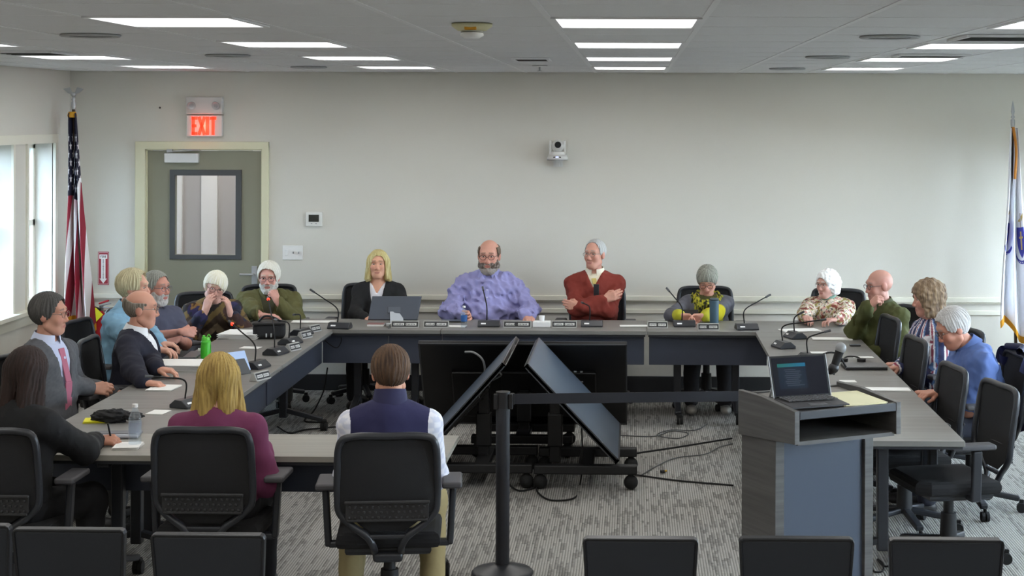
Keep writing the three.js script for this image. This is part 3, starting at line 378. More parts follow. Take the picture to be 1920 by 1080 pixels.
// ---------- three screens on rolling stands ----------
function screenStand(label, slabLabel, c, topE, botE, L, axis, facing, colX) {
  // topE / botE: [x, y, z] of the middle of the upper and lower long edge; axis: direction of the long edge
  const g = thing('tv_stand', label, 'tv stand', [c[0], 0, c[1]]), loc = (p) => V(p[0] - c[0], p[1], p[2] - c[1]);
  const t = loc(topE), b = loc(botE), m = t.clone().add(b).multiplyScalar(0.5), yv = t.clone().sub(b), hgt = yv.length(); yv.normalize();
  const xv = V(...axis), nv = xv.clone().cross(yv), mat = new THREE.Matrix4().makeBasis(xv, yv, nv).setPosition(m.x - nv.x * 0.03, m.y - nv.y * 0.03, m.z - nv.z * 0.03);
  const tv = thing('television', slabLabel, 'television', [c[0], 0, c[1]]);
  mesh('housing', [rbox(L, hgt, 0.03, 0, 0, 0, 0.006).applyMatrix4(mat), rbox(L * 0.7, hgt * 0.55, 0.03, 0, -hgt * 0.1, -0.028, 0.01).applyMatrix4(mat)], M.tv, tv);
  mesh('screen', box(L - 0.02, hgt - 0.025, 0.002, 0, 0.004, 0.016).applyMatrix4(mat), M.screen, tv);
  mesh('bezel', [box(L, 0.012, 0.034, 0, hgt / 2 - 0.006, 0.0), box(L, 0.016, 0.034, 0, -hgt / 2 + 0.008, 0.0), box(0.01, hgt, 0.034, L / 2 - 0.005, 0, 0), box(0.01, hgt, 0.034, -L / 2 + 0.005, 0, 0)].map((q) => q.applyMatrix4(mat)), std('#3a3b3e', 0.35), tv);
  const ports = []; for (let k = 0; k < 5; k++) ports.push(rbox(0.02, 0.012, 0.006, -L * 0.28 + (k % 3) * 0.045, 0.16 - Math.floor(k / 3) * 0.1, -0.046, 0.001).applyMatrix4(mat)); mesh('port', ports, M.grey, tv);
  const bk = m.clone().addScaledVector(nv, -0.075);
  mesh('mount', [rbox(0.32, 0.32, 0.02, 0, 0, -0.055, 0.003).applyMatrix4(mat)], M.black, g);
  mesh('column', [rbox(0.075, bk.y + 0.02, 0.06, colX - c[0], (bk.y + 0.02) / 2 + 0.1, 0, 0.008), rbox(0.10, 0.22, 0.09, colX - c[0], 0.32, 0, 0.01)], M.black, g);
  mesh('tilt_arm', bar([colX - c[0], bk.y + 0.06, 0], [bk.x, bk.y, bk.z], 0.07, 0.05, 0.01), M.black, g);
  return [g, tv];
}
function standBase(g, x0, x1, zs) { // two beams along x with casters at the ends
  for (const z of zs) { mesh('base_beam', rbox(x1 - x0, 0.06, 0.07, (x0 + x1) / 2, 0.13, z, 0.01), M.black, g); for (const x of [x0 + 0.04, x1 - 0.04]) mesh('caster', [ball(0.047, x, 0.048, z).scale(1, 1, 1), cyl(0.02, 0.02, 0.04, x, 0.095, z)], M.rubber, g); }
  mesh('cross_beam', rbox(0.10, 0.05, Math.abs(zs[0] - zs[1]), (x0 + x1) / 2, 0.13, (zs[0] + zs[1]) / 2, 0.01), M.black, g);
}
{
  const zf = -11.75, zn = -10.5, zm = (zf + zn) / 2, L = zf - zn;
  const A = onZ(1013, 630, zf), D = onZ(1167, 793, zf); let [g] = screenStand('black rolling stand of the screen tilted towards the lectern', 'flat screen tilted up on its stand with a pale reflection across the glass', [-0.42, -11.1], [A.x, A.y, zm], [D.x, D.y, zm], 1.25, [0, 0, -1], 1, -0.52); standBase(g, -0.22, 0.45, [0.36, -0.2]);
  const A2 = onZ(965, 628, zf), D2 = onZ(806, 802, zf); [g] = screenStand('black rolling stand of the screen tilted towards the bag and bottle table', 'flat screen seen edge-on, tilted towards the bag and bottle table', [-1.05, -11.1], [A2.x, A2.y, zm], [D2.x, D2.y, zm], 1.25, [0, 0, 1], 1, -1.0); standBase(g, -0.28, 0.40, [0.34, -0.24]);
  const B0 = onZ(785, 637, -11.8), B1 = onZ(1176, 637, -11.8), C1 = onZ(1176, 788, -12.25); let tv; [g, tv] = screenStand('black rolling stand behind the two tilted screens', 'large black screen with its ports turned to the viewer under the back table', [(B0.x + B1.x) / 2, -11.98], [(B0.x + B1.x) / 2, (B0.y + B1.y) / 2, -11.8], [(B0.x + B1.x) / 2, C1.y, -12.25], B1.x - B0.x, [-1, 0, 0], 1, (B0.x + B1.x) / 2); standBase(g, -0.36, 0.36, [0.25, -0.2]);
  // cables of the screens
  const cab = (label, pts, r = 0.006, m = M.rubber) => tag(mesh('cable', tube(pts, r, 60, 6), m), label, 'cable');
  cab('white signal cable looping out of the ports of the black screen', [onZ(872, 660, -11.72), onZ(888, 661, -11.68), onZ(903, 672, -11.66), onZ(909, 690, -11.7), onZ(905, 720, -11.8)], 0.008, M.grey);
  cab('pale cable end dangling behind the edge-on screen', [onZ(918, 712, -11.2), onZ(930, 697, -11.1), onZ(940, 702, -11.1), onZ(925, 712, -11.15), onZ(914, 716, -11.2), onZ(908, 735, -11.2)], 0.006, M.grey);
  cab('black cable loop hanging from the stand onto the carpet', [onZ(1090, 790, -10.7), onZ(1092, 850, -10.7), onY(1088, 905, 0.01), onY(1070, 936, 0.008), onY(1035, 938, 0.008), onY(1010, 925, 0.008), onY(1005, 905, 0.01)], 0.006);
  cab('black cable curled under the edge-on screen', [onY(950, 905, 0.01), onY(975, 920, 0.008), onY(1000, 915, 0.008), onY(1012, 898, 0.01)], 0.006);
  cab('black cable running taut from the stand to the lectern, upper strand', [onY(1185, 851, 0.10), onY(1260, 840, 0.07), onY(1372, 822, 0.03)], 0.007);
  cab('black cable running flat from the stand caster to the lectern, lower strand', [onY(1190, 890, 0.01), onY(1270, 901, 0.008), onY(1375, 910, 0.008)], 0.006);
  cab('grey cable wandering over the carpet with a brass plug end', [onY(1200, 892, 0.008), onY(1235, 872, 0.008), onY(1270, 858, 0.008), onY(1320, 852, 0.008), onY(1350, 838, 0.008), onY(1374, 832, 0.008)], 0.004, M.dark);
  cab('thin grey cable coiled on the carpet below the scarf wearer', [onY(1160, 816, 0.006), onY(1225, 818, 0.006), onY(1262, 808, 0.006), onY(1290, 812, 0.006), onY(1270, 822, 0.006), onY(1232, 816, 0.006), onY(1260, 806, 0.006), onY(1300, 807, 0.006), onY(1326, 795, 0.006)], 0.004, M.dark);
  cab('dark cable loop with a shiny plug on the carpet beside the lectern', [onY(1632, 1052, 0.008), onY(1640, 1072, 0.008), onY(1652, 1072, 0.008), onY(1655, 1056, 0.008), onY(1645, 1048, 0.008), onY(1660, 1062, 0.008), onY(1690, 1054, 0.008)], 0.005);
  const pl = onY(1242, 884, 0.012), q = thing('plug', 'small brass cable plug lying on the carpet', 'plug', pl, 0.6); mesh('plug_body', rbox(0.03, 0.018, 0.018, 0, 0, 0, 0.003), M.black, q); mesh('contact', rod([0.012, 0, 0], [0.035, 0, 0], 0.007), M.brass, q);
  cab('black cable hanging from the table edge beside the bag', [T(610, 626, -0.01), onZ(611, 640, -12.95), onZ(632, 652, -13.0), onZ(640, 640, -13.02), onZ(640, 632, -13.03)], 0.004);
  cab('dark cables dropping to the carpet under the back table', [onZ(614, 690, -13.0), onY(606, 735, 0.2), onY(590, 768, 0.05), onY(572, 790, 0.01), onY(600, 792, 0.01), onY(612, 800, 0.01)], 0.006);
  cab('black cable coil on the carpet under the side table', [onY(520, 800, 0.01), onY(545, 812, 0.01), onY(570, 806, 0.01), onY(600, 803, 0.01), onY(632, 800, 0.01)], 0.006);
}
// ---------- barrier post and belt ----------
{
  const p = onY(942, 1076, 0), g = thing('barrier_post', 'black belt barrier post standing on the carpet before the screens', 'post', p), h = 0.965;
  mesh('base', lathe([[0, 0], [0.162, 0], [0.165, 0.012], [0.15, 0.025], [0.05, 0.05], [0.04, 0.055], [0, 0.055]], 40), M.frame, g); mesh('pole', cyl(0.037, 0.037, h - 0.1, 0, (h - 0.1) / 2 + 0.05, 0, 28), std('#26272d', 0.45), g); mesh('belt_head', [cyl(0.038, 0.038, 0.085, 0, h - 0.043, 0, 28), rbox(0.022, 0.08, 0.035, 0.042, h - 0.05, 0.012, 0.003), rbox(0.022, 0.08, 0.03, -0.036, h - 0.05, 0.02, 0.003)], M.black, g);
  const e = onZ(1478, 740, p.z - 0.16), q = dup(g, 'black belt barrier post hidden behind the lectern', [e.x, 0, p.z - 0.16]);
  const b = thing('barrier_belt', 'black webbing belt stretched from the barrier post to behind the lectern', 'belt', [0, 0, 0]);
  mesh('webbing', bar([p.x + 0.04, 0.925, p.z], [e.x - 0.04, 0.925, p.z - 0.16], 0.003, 0.055, 0.001), std('#22232a', 0.7), b); mesh('belt_clip', rbox(0.02, 0.062, 0.02, p.x + 0.05, 0.925, p.z, 0.003), M.black, b);
}
// ---------- lectern ----------
{
  const th = 0.489, w = 0.60, d = 0.49, F = onZ(1490, 770, -7.56); const g = thing('lectern', 'dark wood grain lectern with an open shelf and a blue-grey front panel', 'lectern', [F.x, 0, F.z], th);
  // local: x along the open front from the corner F, -z to the rear
  const y0 = 1.076, yb = 1.105, sideS = poly([[0, 0.925], [0, y0], [0.29, yb], [d, yb], [d, 0.89]]), side = (x) => boxUV(ext(sideS, 0.028, 0.003).rotateY(Math.PI / 2).translate(x, 0, 0));
  for (const x of [0, w - 0.028]) mesh('side_panel', side(x), M.darkWood, g);
  const top = rbox(w - 0.056, 0.022, d - 0.01); mesh('work_surface', boxUV(top.rotateX(0.05).translate(w / 2, yb - 0.045, -d / 2)), std('#ffffff', 0.45, { map: tableTex }), g);
  mesh('front_rail', rbox(w - 0.056, 0.04, 0.02, w / 2, y0 - 0.022, -0.01), M.frame, g); mesh('shelf', box(w - 0.056, 0.018, d - 0.03, w / 2, 0.925, -d / 2), M.darkWood, g); mesh('rear_panel', box(w - 0.056, 0.2, 0.02, w / 2, 0.99, -d + 0.01), M.darkWood, g);
  const bw = 0.56, bd = 0.30, bz = -d + bd; for (const x of [0.02, 0.02 + bw - 0.05]) mesh('base_side', boxUV(rbox(0.05, 0.90, bd, x + 0.025, 0.47, bz - bd / 2, 0.003)), M.darkWood, g);
  mesh('front_panel', rbox(bw - 0.1, 0.89, 0.02, 0.02 + bw / 2, 0.475, bz - 0.03, 0.002), M.lecternPanel, g); mesh('base_back', box(bw - 0.1, 0.89, 0.02, 0.02 + bw / 2, 0.475, bz - bd + 0.02), M.darkWood, g); mesh('plinth', rbox(bw + 0.06, 0.035, bd + 0.1, 0.02 + bw / 2, 0.0175, bz - bd / 2, 0.005), M.darkWood, g);
  g.updateMatrixWorld(true);
  const toW = (x, y, z) => V(x, y, z).applyMatrix4(g.matrixWorld), sy = (z) => yb - 0.033 + (z + d / 2) * -0.05;
  // laptop with kickstand
  const scr = canvasTex(512, 384, (c, W2, H2) => { c.fillStyle = '#14151f'; c.fillRect(0, 0, W2, H2); const gr = c.createLinearGradient(60, 0, 320, 0); gr.addColorStop(0, '#1f5a55'); gr.addColorStop(1, '#1c5c7c'); c.fillStyle = '#16202e'; c.fillRect(50, 60, 270, 260); c.fillStyle = gr; c.fillRect(50, 60, 270, 36); c.fillStyle = '#3d4450'; for (let k = 0; k < 9; k++) c.fillRect(110 + (k % 3) * 8, 120 + k * 20, 110 + (k * 37) % 60, 7); });
  const lp = thing('laptop', 'open tablet laptop with a dark screen on the lectern', 'laptop', toW(0.035, sy(-0.19) + 0.012, -0.115), th - 0.12), lw = 0.30, lh = 0.20;
  mesh('keyboard_base', rbox(lw, 0.01, 0.19, lw / 2, 0.0, -0.045, 0.003).rotateX(0.05), std('#3a3a3c', 0.6), lp);
  const keyG = rbox(0.017, 0.004, 0.015, 0, 0, 0, 0.002, 1), keys = []; for (let r = 0; r < 5; r++) for (let k = 0; k < 13; k++) keys.push(keyG.clone().translate(0.03 + k * 0.02 + r * 0.002, 0.007 + 0.005, -0.125 + r * 0.019)); mesh('keys', keys.map((q) => q.rotateX(0.05)), std('#505052', 0.6), lp); mesh('touchpad', box(0.09, 0.002, 0.04, lw / 2, 0.0062, 0.02).rotateX(0.05), std('#5a5a5c', 0.4), lp);
  const lid = new THREE.Matrix4().makeRotationX(-0.32).setPosition(lw / 2, 0.012, -0.14), sc = mesh('display', [rbox(lw, lh, 0.009, 0, lh / 2, 0, 0.003).applyMatrix4(lid)], M.tv, lp); mesh('screen', new THREE.PlaneGeometry(lw - 0.02, lh - 0.02).translate(0, lh / 2, 0.0055).applyMatrix4(lid), std('#000000', 0.15, { emissive: '#ffffff', emissiveMap: scr, emissiveIntensity: 0.55 }), sc);
  mesh('edge_trim', [box(0.003, lh, 0.011, -lw / 2 - 0.001, lh / 2, 0).applyMatrix4(lid), box(0.003, lh, 0.011, lw / 2 + 0.001, lh / 2, 0).applyMatrix4(lid)], M.silver, sc); mesh('kickstand', [bar([0.03, 0.11, -0.18], [0.03, 0.0, -0.25], 0.012, 0.006, 0.001), bar([lw - 0.03, 0.11, -0.18], [lw - 0.03, 0.0, -0.25], 0.012, 0.006, 0.001), box(lw - 0.06, 0.006, 0.012, lw / 2, 0.0, -0.25)], M.silver, lp);
  const pp = toW(0.42, sy(-0.16) + 0.014, -0.15), pa = thing('document', 'cream paper sheets lying on the lectern beside the laptop', 'paper', pp, th - 0.1); for (let k = 0; k < 2; k++) mesh('sheet', box(0.23, 0.002, 0.27, k * 0.006, k * 0.0022, k * -0.005).rotateY(k * 0.05).rotateX(0.05), M.cream, pa);
  // microphone on a little desk stand
  const mp = toW(0.34, sy(-0.4) + 0.01, -0.40), mi = thing('microphone', 'handheld microphone clipped on a short desk stand on the lectern', 'microphone', mp);
  const tip = onZ(1578, 648, mp.z), cl = onZ(1563, 690, mp.z); const lo = (v) => v.clone().sub(mp);
  mesh('stand_base', rbox(0.05, 0.05, 0.05, 0, 0.03, 0, 0.006), std('#2b2b3c', 0.4), mi); mesh('stand_rod', rod(V(0, 0.05, 0), lo(cl), 0.009), M.black, mi);
  const dir = tip.clone().sub(cl).normalize(); mesh('handle', (() => { const c0 = lo(cl).addScaledVector(dir, -0.03), c1 = lo(tip).addScaledVector(dir, -0.03); const q = new THREE.CylinderGeometry(0.022, 0.016, c1.distanceTo(c0), 18); q.applyQuaternion(new THREE.Quaternion().setFromUnitVectors(V(0, 1, 0), dir)); const m = c0.add(c1).multiplyScalar(0.5); return q.translate(m.x, m.y, m.z); })(), M.rubber, mi);
  mesh('grille', ball(0.027, 0, 0, 0, 18).translate(...lo(tip).addScaledVector(dir, -0.012).toArray()), M.grey, mi); mesh('clip', ball(0.026, ...lo(cl).toArray()), M.black, mi);
  tag(mesh('microphone_cable', tube([cl.clone().addScaledVector(dir, -0.03), mp.clone().add(V(-0.07, 0.1, 0)), mp.clone().add(V(-0.1, 0.03, 0.02)), mp.clone().add(V(-0.02, 0.07, 0.01)), mp.clone().add(V(0.03, 0.02, -0.02)), mp.clone().add(V(0.07, 0.16, -0.06)), mp.clone().add(V(0.15, 0.17, -0.08)), mp.clone().add(V(0.2, 0.1, -0.1))], 0.005, 60, 6), M.rubber), 'black microphone cable looping over the lectern', 'cable');
}
console.log('furniture');
// ---------- microphones along the tables ----------
function deskMic(label, p, turn, tip, led, sc = 1) {
  const g = thing('desk_microphone', label, 'microphone', p, turn, 'gooseneck desk microphones'); g.scale.setScalar(sc); g.updateMatrixWorld(true);
  const prof = poly([[-0.07, 0], [0.065, 0], [0.065, 0.012], [0.02, 0.05], [-0.03, 0.052], [-0.07, 0.02]]);
  mesh('base', ext(prof, 0.19, 0.005).rotateY(-Math.PI / 2).translate(0.095, 0.002, 0), M.frame, g);
  mesh('talk_button', rbox(0.042, 0.014, 0.004, -0.045, 0, 0, 0.001).rotateX(-0.72).translate(0, 0.03, 0.047), M.white, g);
  const t = tip.clone().sub(g.position).applyAxisAngle(V(0, 1, 0), -turn).multiplyScalar(1 / sc), b = V(-0.02, 0.05, -0.005);
  const c = curve([b, b.clone().add(V(0, 0.11, 0)), b.clone().lerp(t, 0.6).add(V(0, 0.05, 0)), t]); mesh('gooseneck', new THREE.TubeGeometry(c, 32, 0.0055, 6), M.rubber, g);
  const e = c.getPoint(1), k = c.getTangent(1); mesh('capsule', rod(e.clone().addScaledVector(k, -0.01), e.clone().addScaledVector(k, 0.04), 0.0095), M.dark, g); if (led) mesh('status_ring', ball(0.012, ...e.clone().addScaledVector(k, -0.012).toArray()), ledRed, g);
  return g;
}
const cam = (px, py, p) => onZ(px, py, p.z);
for (const [bx_, by, turn, tx, ty, dz, led, label] of [
  [637, 616, -0.1, 588, 547, -0.1, 0, 'desk microphone beside the tilted monitor of the blonde speaker'], [917, 612, 0, 906, 543, -0.2, 0, 'desk microphone in front of the lavender shirt'], [1110, 612, 0, 1093, 568, -0.2, 0, 'desk microphone in front of the rust sweater'], [1283, 612, 0.05, 1254, 545, -0.15, 0, 'desk microphone in front of the scarf wearer'], [1400, 618, 0.15, 1438, 556, -0.1, 0, 'desk microphone beside the steel tumbler at the corner'],
  [482, 690, 1.3, 434, 606, -0.2, 1, 'desk microphone by the pale blue tablet with a red lit ring'], [518, 664, 1.3, 503, 560, -0.6, 1, 'desk microphone with a red lit ring pointing at the olive jacket'], [545, 645, 1.3, 520, 600, -0.1, 0, 'desk microphone beside the black bag'], [566, 628, 1.3, 553, 590, -0.1, 0, 'desk microphone at the end of the bag and bottle table'], [352, 762, 1.2, 284, 706, 0.1, 0, 'desk microphone hidden by the blonde hair of the magenta blazer'],
  [1490, 634, -1.25, 1500, 588, 0, 0, 'desk microphone in front of the floral blouse'], [1468, 652, -1.25, 1540, 600, 0, 0, 'desk microphone on the side table behind the laptop lid'], [1515, 676, -1.25, 1548, 622, 0, 0, 'desk microphone hidden behind the laptop on the lectern']]) {
  const p = T(bx_, by); deskMic(label, p, turn, onZ(tx, ty, p.z + dz), led, 0.92);
}
// name plates with printed lines
const plateTex = [0, 1, 2].map((s) => canvasTex(256, 64, (c, w, h) => { c.fillStyle = '#1d1e22'; c.fillRect(0, 0, w, h); c.fillStyle = '#cfcfca'; c.fillRect(16, 18, 104 - s * 8, 30); c.fillRect(136, 18, 104, 30); c.fillStyle = '#34353a'; for (let k = 0; k < 14; k++) if (k !== 6) c.fillRect(22 + k * 15, 24 + ((k * 7 + s * 3) % 4), 8, 16); }));
const plateM = plateTex.map((t) => std('#ffffff', 0.4, { map: t }));
[[760, 614, 0, 0.22, 'name plate below the tilted monitor'], [818, 614, 0, 0.2, 'name plate beside the white paper in front of the lavender shirt'], [970, 614, 0, 0.22, 'name plate between the lavender shirt and the white cube'], [1058, 614, 0, 0.2, 'name plate in front of the rust sweater'], [1233, 615, 0, 0.16, 'name plate beside the scarf wearer microphone'], [1328, 619, 0.05, 0.17, 'name plate in front of the steel tumbler'], [488, 712, 1.2, 0.16, 'name plate near the pale blue tablet'], [549, 657, 1.2, 0.14, 'name plate between the second and third side microphones'], [571, 634, 1.2, 0.14, 'name plate next to the black bag microphones'], [588, 622, 1.2, 0.14, 'name plate at the inner corner of the side table']].forEach(([px, py, turn, w, label], i) => {
  const p = T(px, py), g = thing('name_plate', label, 'name plate', p, turn, 'name plates'); mesh('holder', ext(poly([[-0.03, 0], [0.03, 0], [0.008, 0.052], [-0.008, 0.052]]), w, 0.002).rotateY(-Math.PI / 2).translate(w / 2, 0.001, 0), std('#a9a9a4', 0.4), g);
  mesh('print', new THREE.PlaneGeometry(w - 0.012, 0.042).rotateX(-0.4).translate(0, 0.029, 0.0205), plateM[i % 3], g);
});
// papers
function sheet(label, px, py, w, d, turn, n = 1, m = M.paper) { const p = T(px, py, 0.001), g = thing('paper', label, 'paper', p, turn); for (let k = 0; k < n; k++) mesh('sheet', box(w, 0.0015, d, 0, 0.001 + k * 0.0045, 0).rotateY(((k * 37) % 7 - 3) * 0.02), m, g); return g; }
sheet('thick stack of white papers in front of the navy blazer', 342, 690, 0.3, 0.36, 1.6, 9); sheet('white folded paper on the table behind the magenta blazer', 307, 728, 0.21, 0.16, 1.55, 2); sheet('small white card lying on the bare table by the clear water bottle', 297, 773, 0.13, 0.10, 1.5, 1);
sheet('pile of papers and folders in front of the patterned sweater', 455, 632, 0.3, 0.3, 1.5, 9); sheet('white paper behind the pale blue tablet', 468, 681, 0.12, 0.16, 1.5, 1); sheet('white sheet near the table edge beside the black bag', 470, 652, 0.1, 0.14, 1.5, 1);
sheet('white papers in front of the olive jacket', 588, 604, 0.35, 0.14, 0.05, 2); sheet('white paper in front of the lavender shirt beside the bottle', 855, 612, 0.16, 0.12, 0, 1); sheet('white agenda sheet between the rust sweater and the scarf wearer', 1188, 612, 0.22, 0.1, 0.1, 2); sheet('white sheets in front of the floral blouse', 1500, 620, 0.3, 0.18, 0.3, 2);
sheet('long white sheet in front of the olive shirt', 1560, 636, 0.3, 0.14, 0.0, 2); sheet('small white card near the laptop lid', 1536, 661, 0.12, 0.08, 0.1, 1); sheet('white card next to the lectern microphone', 1590, 715, 0.1, 0.08, 0.1, 1); sheet('long white sheet at the table edge beside the empty chairs', 1660, 731, 0.3, 0.12, 0.0, 2); sheet('white notepad under the writing hand of the dark haired woman', 240, 838, 0.13, 0.15, 0.1, 3); sheet('yellow note pad beside the black scarf', 183, 790, 0.14, 0.12, 0.2, 3, M.yellow);
// bottles and cups
const bottleProf = [[0, 0.002], [0.026, 0], [0.031, 0.006], [0.031, 0.04], [0.029, 0.046], [0.031, 0.052], [0.031, 0.13], [0.029, 0.145], [0.013, 0.183], [0.0125, 0.198], [0, 0.198]];
function bottle(label, p, lab, cap, sc = 1) { const g = thing('water_bottle', label, 'bottle', p); g.scale.setScalar(sc); mesh('bottle_body', lathe(bottleProf, 24), M.clear, g); mesh('wrapper', lathe([[0.0315, 0.06], [0.0318, 0.062], [0.0318, 0.118], [0.0315, 0.12]], 24), lab, g); mesh('cap', cyl(0.014, 0.014, 0.016, 0, 0.2, 0), cap, g); return g; }
bottle('clear water bottle with a blue label held by the man in lavender', T(870, 614), std('#2f5f9f', 0.4), M.white, 0.82); bottle('clear water bottle with a white cap on the pale front table', T(253, 836), new THREE.MeshPhysicalMaterial({ color: '#e8edf6', roughness: 0.2, transmission: 0.85, thickness: 0 }), M.white, 1.02);
{ const g = thing('sports_bottle', 'bright green plastic bottle on the side table', 'bottle', T(386, 672)); mesh('bottle_body', lathe([[0, 0.002], [0.032, 0], [0.036, 0.008], [0.036, 0.09], [0.032, 0.1], [0.035, 0.11], [0.03, 0.125], [0, 0.125]], 24), M.lime, g); mesh('lid', [cyl(0.028, 0.03, 0.02, 0, 0.135, 0), rbox(0.018, 0.018, 0.018, -0.014, 0.15, 0, 0.004), tube([[0.005, 0.145, 0], [0.02, 0.165, 0], [0.034, 0.145, 0]], 0.004)], std('#5fc93f', 0.4), g); mesh('clip', rbox(0.02, 0.02, 0.012, -0.045, 0.06, 0), M.white, g);
  const t = thing('steel_tumbler', 'blue-grey insulated tumbler in front of the scarf wearer', 'cup', T(1339, 611)); mesh('cup_body', lathe([[0, 0], [0.034, 0], [0.036, 0.01], [0.038, 0.2], [0.036, 0.206], [0, 0.206]], 26), M.teal, t); mesh('lid', lathe([[0, 0.206], [0.037, 0.206], [0.035, 0.222], [0, 0.224]], 26), std('#46525a', 0.4), t); mesh('foot_ring', cyl(0.036, 0.036, 0.008, 0, 0.005, 0), M.silver, t);
  const m = thing('monitor', 'dark monitor tilted on a silver foot in front of the blonde speaker', 'monitor', T(745, 611), 0.04), a = new THREE.Matrix4().makeRotationX(-0.45).setPosition(-0.03, 0.135, -0.05);
  mesh('housing', ext(poly([[-0.205, -0.1], [0.19, -0.1], [0.215, 0.1], [-0.18, 0.1]]), 0.022, 0.006).translate(0, 0, -0.011).applyMatrix4(a), std('#454b56', 0.5), m); mesh('hinge_cover', rbox(0.1, 0.05, 0.008, 0, -0.02, 0.013, 0.004).applyMatrix4(a), std('#565c66', 0.5), m); mesh('screen', box(0.36, 0.18, 0.002, 0.005, 0, -0.0115).applyMatrix4(a), M.screen, m); mesh('stand', [bar([0, 0.01, 0.03], [-0.01, 0.11, -0.03], 0.105, 0.012, 0.003), rbox(0.2, 0.012, 0.12, 0.04, 0.008, 0, 0.004)], std('#b6bac0', 0.4), m);
  const k = thing('tablet_stand', 'pale blue tablet propped on a stand behind the blonde hair', 'tablet', T(448, 700), 0.9); mesh('tablet', rbox(0.2, 0.14, 0.008, 0, 0.08, 0, 0.004).rotateX(-0.5), std('#a9bfe2', 0.35), k); mesh('prop', bar([0, 0.0, 0.06], [0, 0.09, -0.01], 0.1, 0.01, 0.003), M.dark, k);
  const b = thing('shoulder_bag', 'small black bag with metal clips on the side table', 'bag', T(505, 634), 0.15); mesh('bag_body', rbox(0.24, 0.12, 0.14, 0, 0.061, 0, 0.035, 4), M.blackSoft, b); mesh('flap', rbox(0.245, 0.02, 0.15, 0, 0.115, 0.004, 0.009), M.black, b); for (const s of [-1, 1]) mesh('clip', rbox(0.012, 0.03, 0.008, s * 0.018, 0.03, 0.072), M.silver, b); mesh('strap', tube([[-0.1, 0.1, 0], [-0.03, 0.17, 0.03], [0.05, 0.15, 0.02], [0.11, 0.1, 0]], 0.008), M.black, b);
  const c = thing('closed_laptop', 'closed grey laptop on the side table below the empty chairs', 'laptop', T(1622, 692), 0.05); mesh('lower_case', rbox(0.28, 0.014, 0.2, 0, 0.008, -0.04, 0.005), M.black, c); mesh('lid', rbox(0.28, 0.008, 0.2, 0, 0.02, -0.04, 0.004), std('#6f7173', 0.4), c);
  const e = T(1598, 676, 0.03), h = thing('headphones', 'black wired headphones lying on the closed laptop', 'headphones', e); mesh('headband', tube([[-0.06, 0.01, 0], [-0.03, 0.02, -0.04], [0.03, 0.02, -0.04], [0.06, 0.01, 0]], 0.006), M.black, h); for (const s of [-1, 1]) mesh('ear_cup', cyl(0.03, 0.03, 0.02, s * 0.06, 0.004, 0.01), M.black, h); 
  sheet('crumpled white paper on top of the closed laptop', 1618, 678, 0.14, 0.06, 0.1, 1).position.y += 0.03;
  const n = thing('notebook_computer', 'open laptop under the typing hands of the light blue shirt', 'laptop', T(345, 668), 1.65); mesh('keyboard_base', rbox(0.32, 0.014, 0.22, 0, 0.009, 0, 0.004), M.dark, n); mesh('keys', box(0.28, 0.004, 0.1, 0, 0.017, -0.03), M.rubber, n); mesh('display', rbox(0.32, 0.008, 0.2, 0, 0.06, -0.19, 0.003).rotateX(0.1), M.black, n);
  const sc = thing('scarf_bundle', 'crumpled black scarf lying on a laptop beside the yellow pad', 'scarf', T(208, 792), 0.1); { const q = new THREE.SphereGeometry(1, 48, 32), pp = q.attributes.position; for (let i = 0; i < pp.count; i++) { const v = V(pp.getX(i), pp.getY(i), pp.getZ(i)), r = 1 + 0.35 * noise.noise(v.x * 2.2 + 5, v.y * 2.2, v.z * 2.2) + 0.18 * noise.noise(v.x * 6, v.y * 6 + 9, v.z * 6); pp.setXYZ(i, v.x * r * 0.1, Math.max(0, v.y * r * 0.035 + 0.034), v.z * r * 0.05); } q.computeVertexNormals(); mesh('cloth', q, M.blackSoft, sc); mesh('loose_end', q.clone().scale(0.6, 0.6, 0.8).translate(0.11, 0.012, 0.0), M.blackSoft, sc); }
  const gl = thing('slim_laptop', 'slim grey laptop lying open by the writing hand', 'laptop', T(215, 818), 0.12); mesh('keyboard_base', rbox(0.26, 0.012, 0.17, 0, 0.008, 0, 0.004), std('#8b8d94', 0.4), gl); mesh('keys', box(0.22, 0.003, 0.08, 0, 0.0155, -0.03), std('#6a6c72', 0.5), gl); mesh('touchpad', box(0.08, 0.002, 0.05, 0.03, 0.0152, 0.05), std('#9a9ca4', 0.4), gl);
  tag(mesh('marker_pen', rod(T(318, 832, 0.006), T(300, 833, 0.006), 0.006), M.dark), 'dark pen lying at the edge of the pale front table', 'pen');
  const ph = thing('phone', 'black phone lying on the side table beside the empty chairs', 'phone', T(1603, 649)); mesh('phone_body', rbox(0.08, 0.009, 0.05, 0, 0.006, 0, 0.003), M.tv, ph); mesh('screen', box(0.074, 0.001, 0.044, 0, 0.011, 0), M.screen, ph);
  const cu = thing('white_cube', 'white cardboard cup on a white base between the two men at the back table', 'cup', T(1016, 613)); mesh('base', rbox(0.14, 0.045, 0.1, 0, 0.024, 0, 0.006), M.white, cu); mesh('cup_body', lathe([[0, 0.046], [0.02, 0.046], [0.024, 0.09], [0, 0.09]]), M.white, cu);
  const kb = thing('tablet', 'black tablet lying at the table edge under the hand in lavender', 'tablet', T(850, 603), 0); mesh('tablet_body', rbox(0.2, 0.01, 0.12, 0, 0.006, 0, 0.004), M.tv, kb); mesh('screen', box(0.18, 0.001, 0.1, 0, 0.0115, 0), M.screen, kb);
  const tb = thing('tablet', 'dark tablet propped in front of the scarf wearer hands', 'tablet', T(1287, 603), 0); mesh('tablet_body', rbox(0.2, 0.1, 0.008, 0, 0.05, 0, 0.004).rotateX(-0.3), M.black, tb); mesh('stand', bar([0, 0, 0.03], [0, 0.06, -0.01], 0.08, 0.006, 0.002), M.dark, tb);
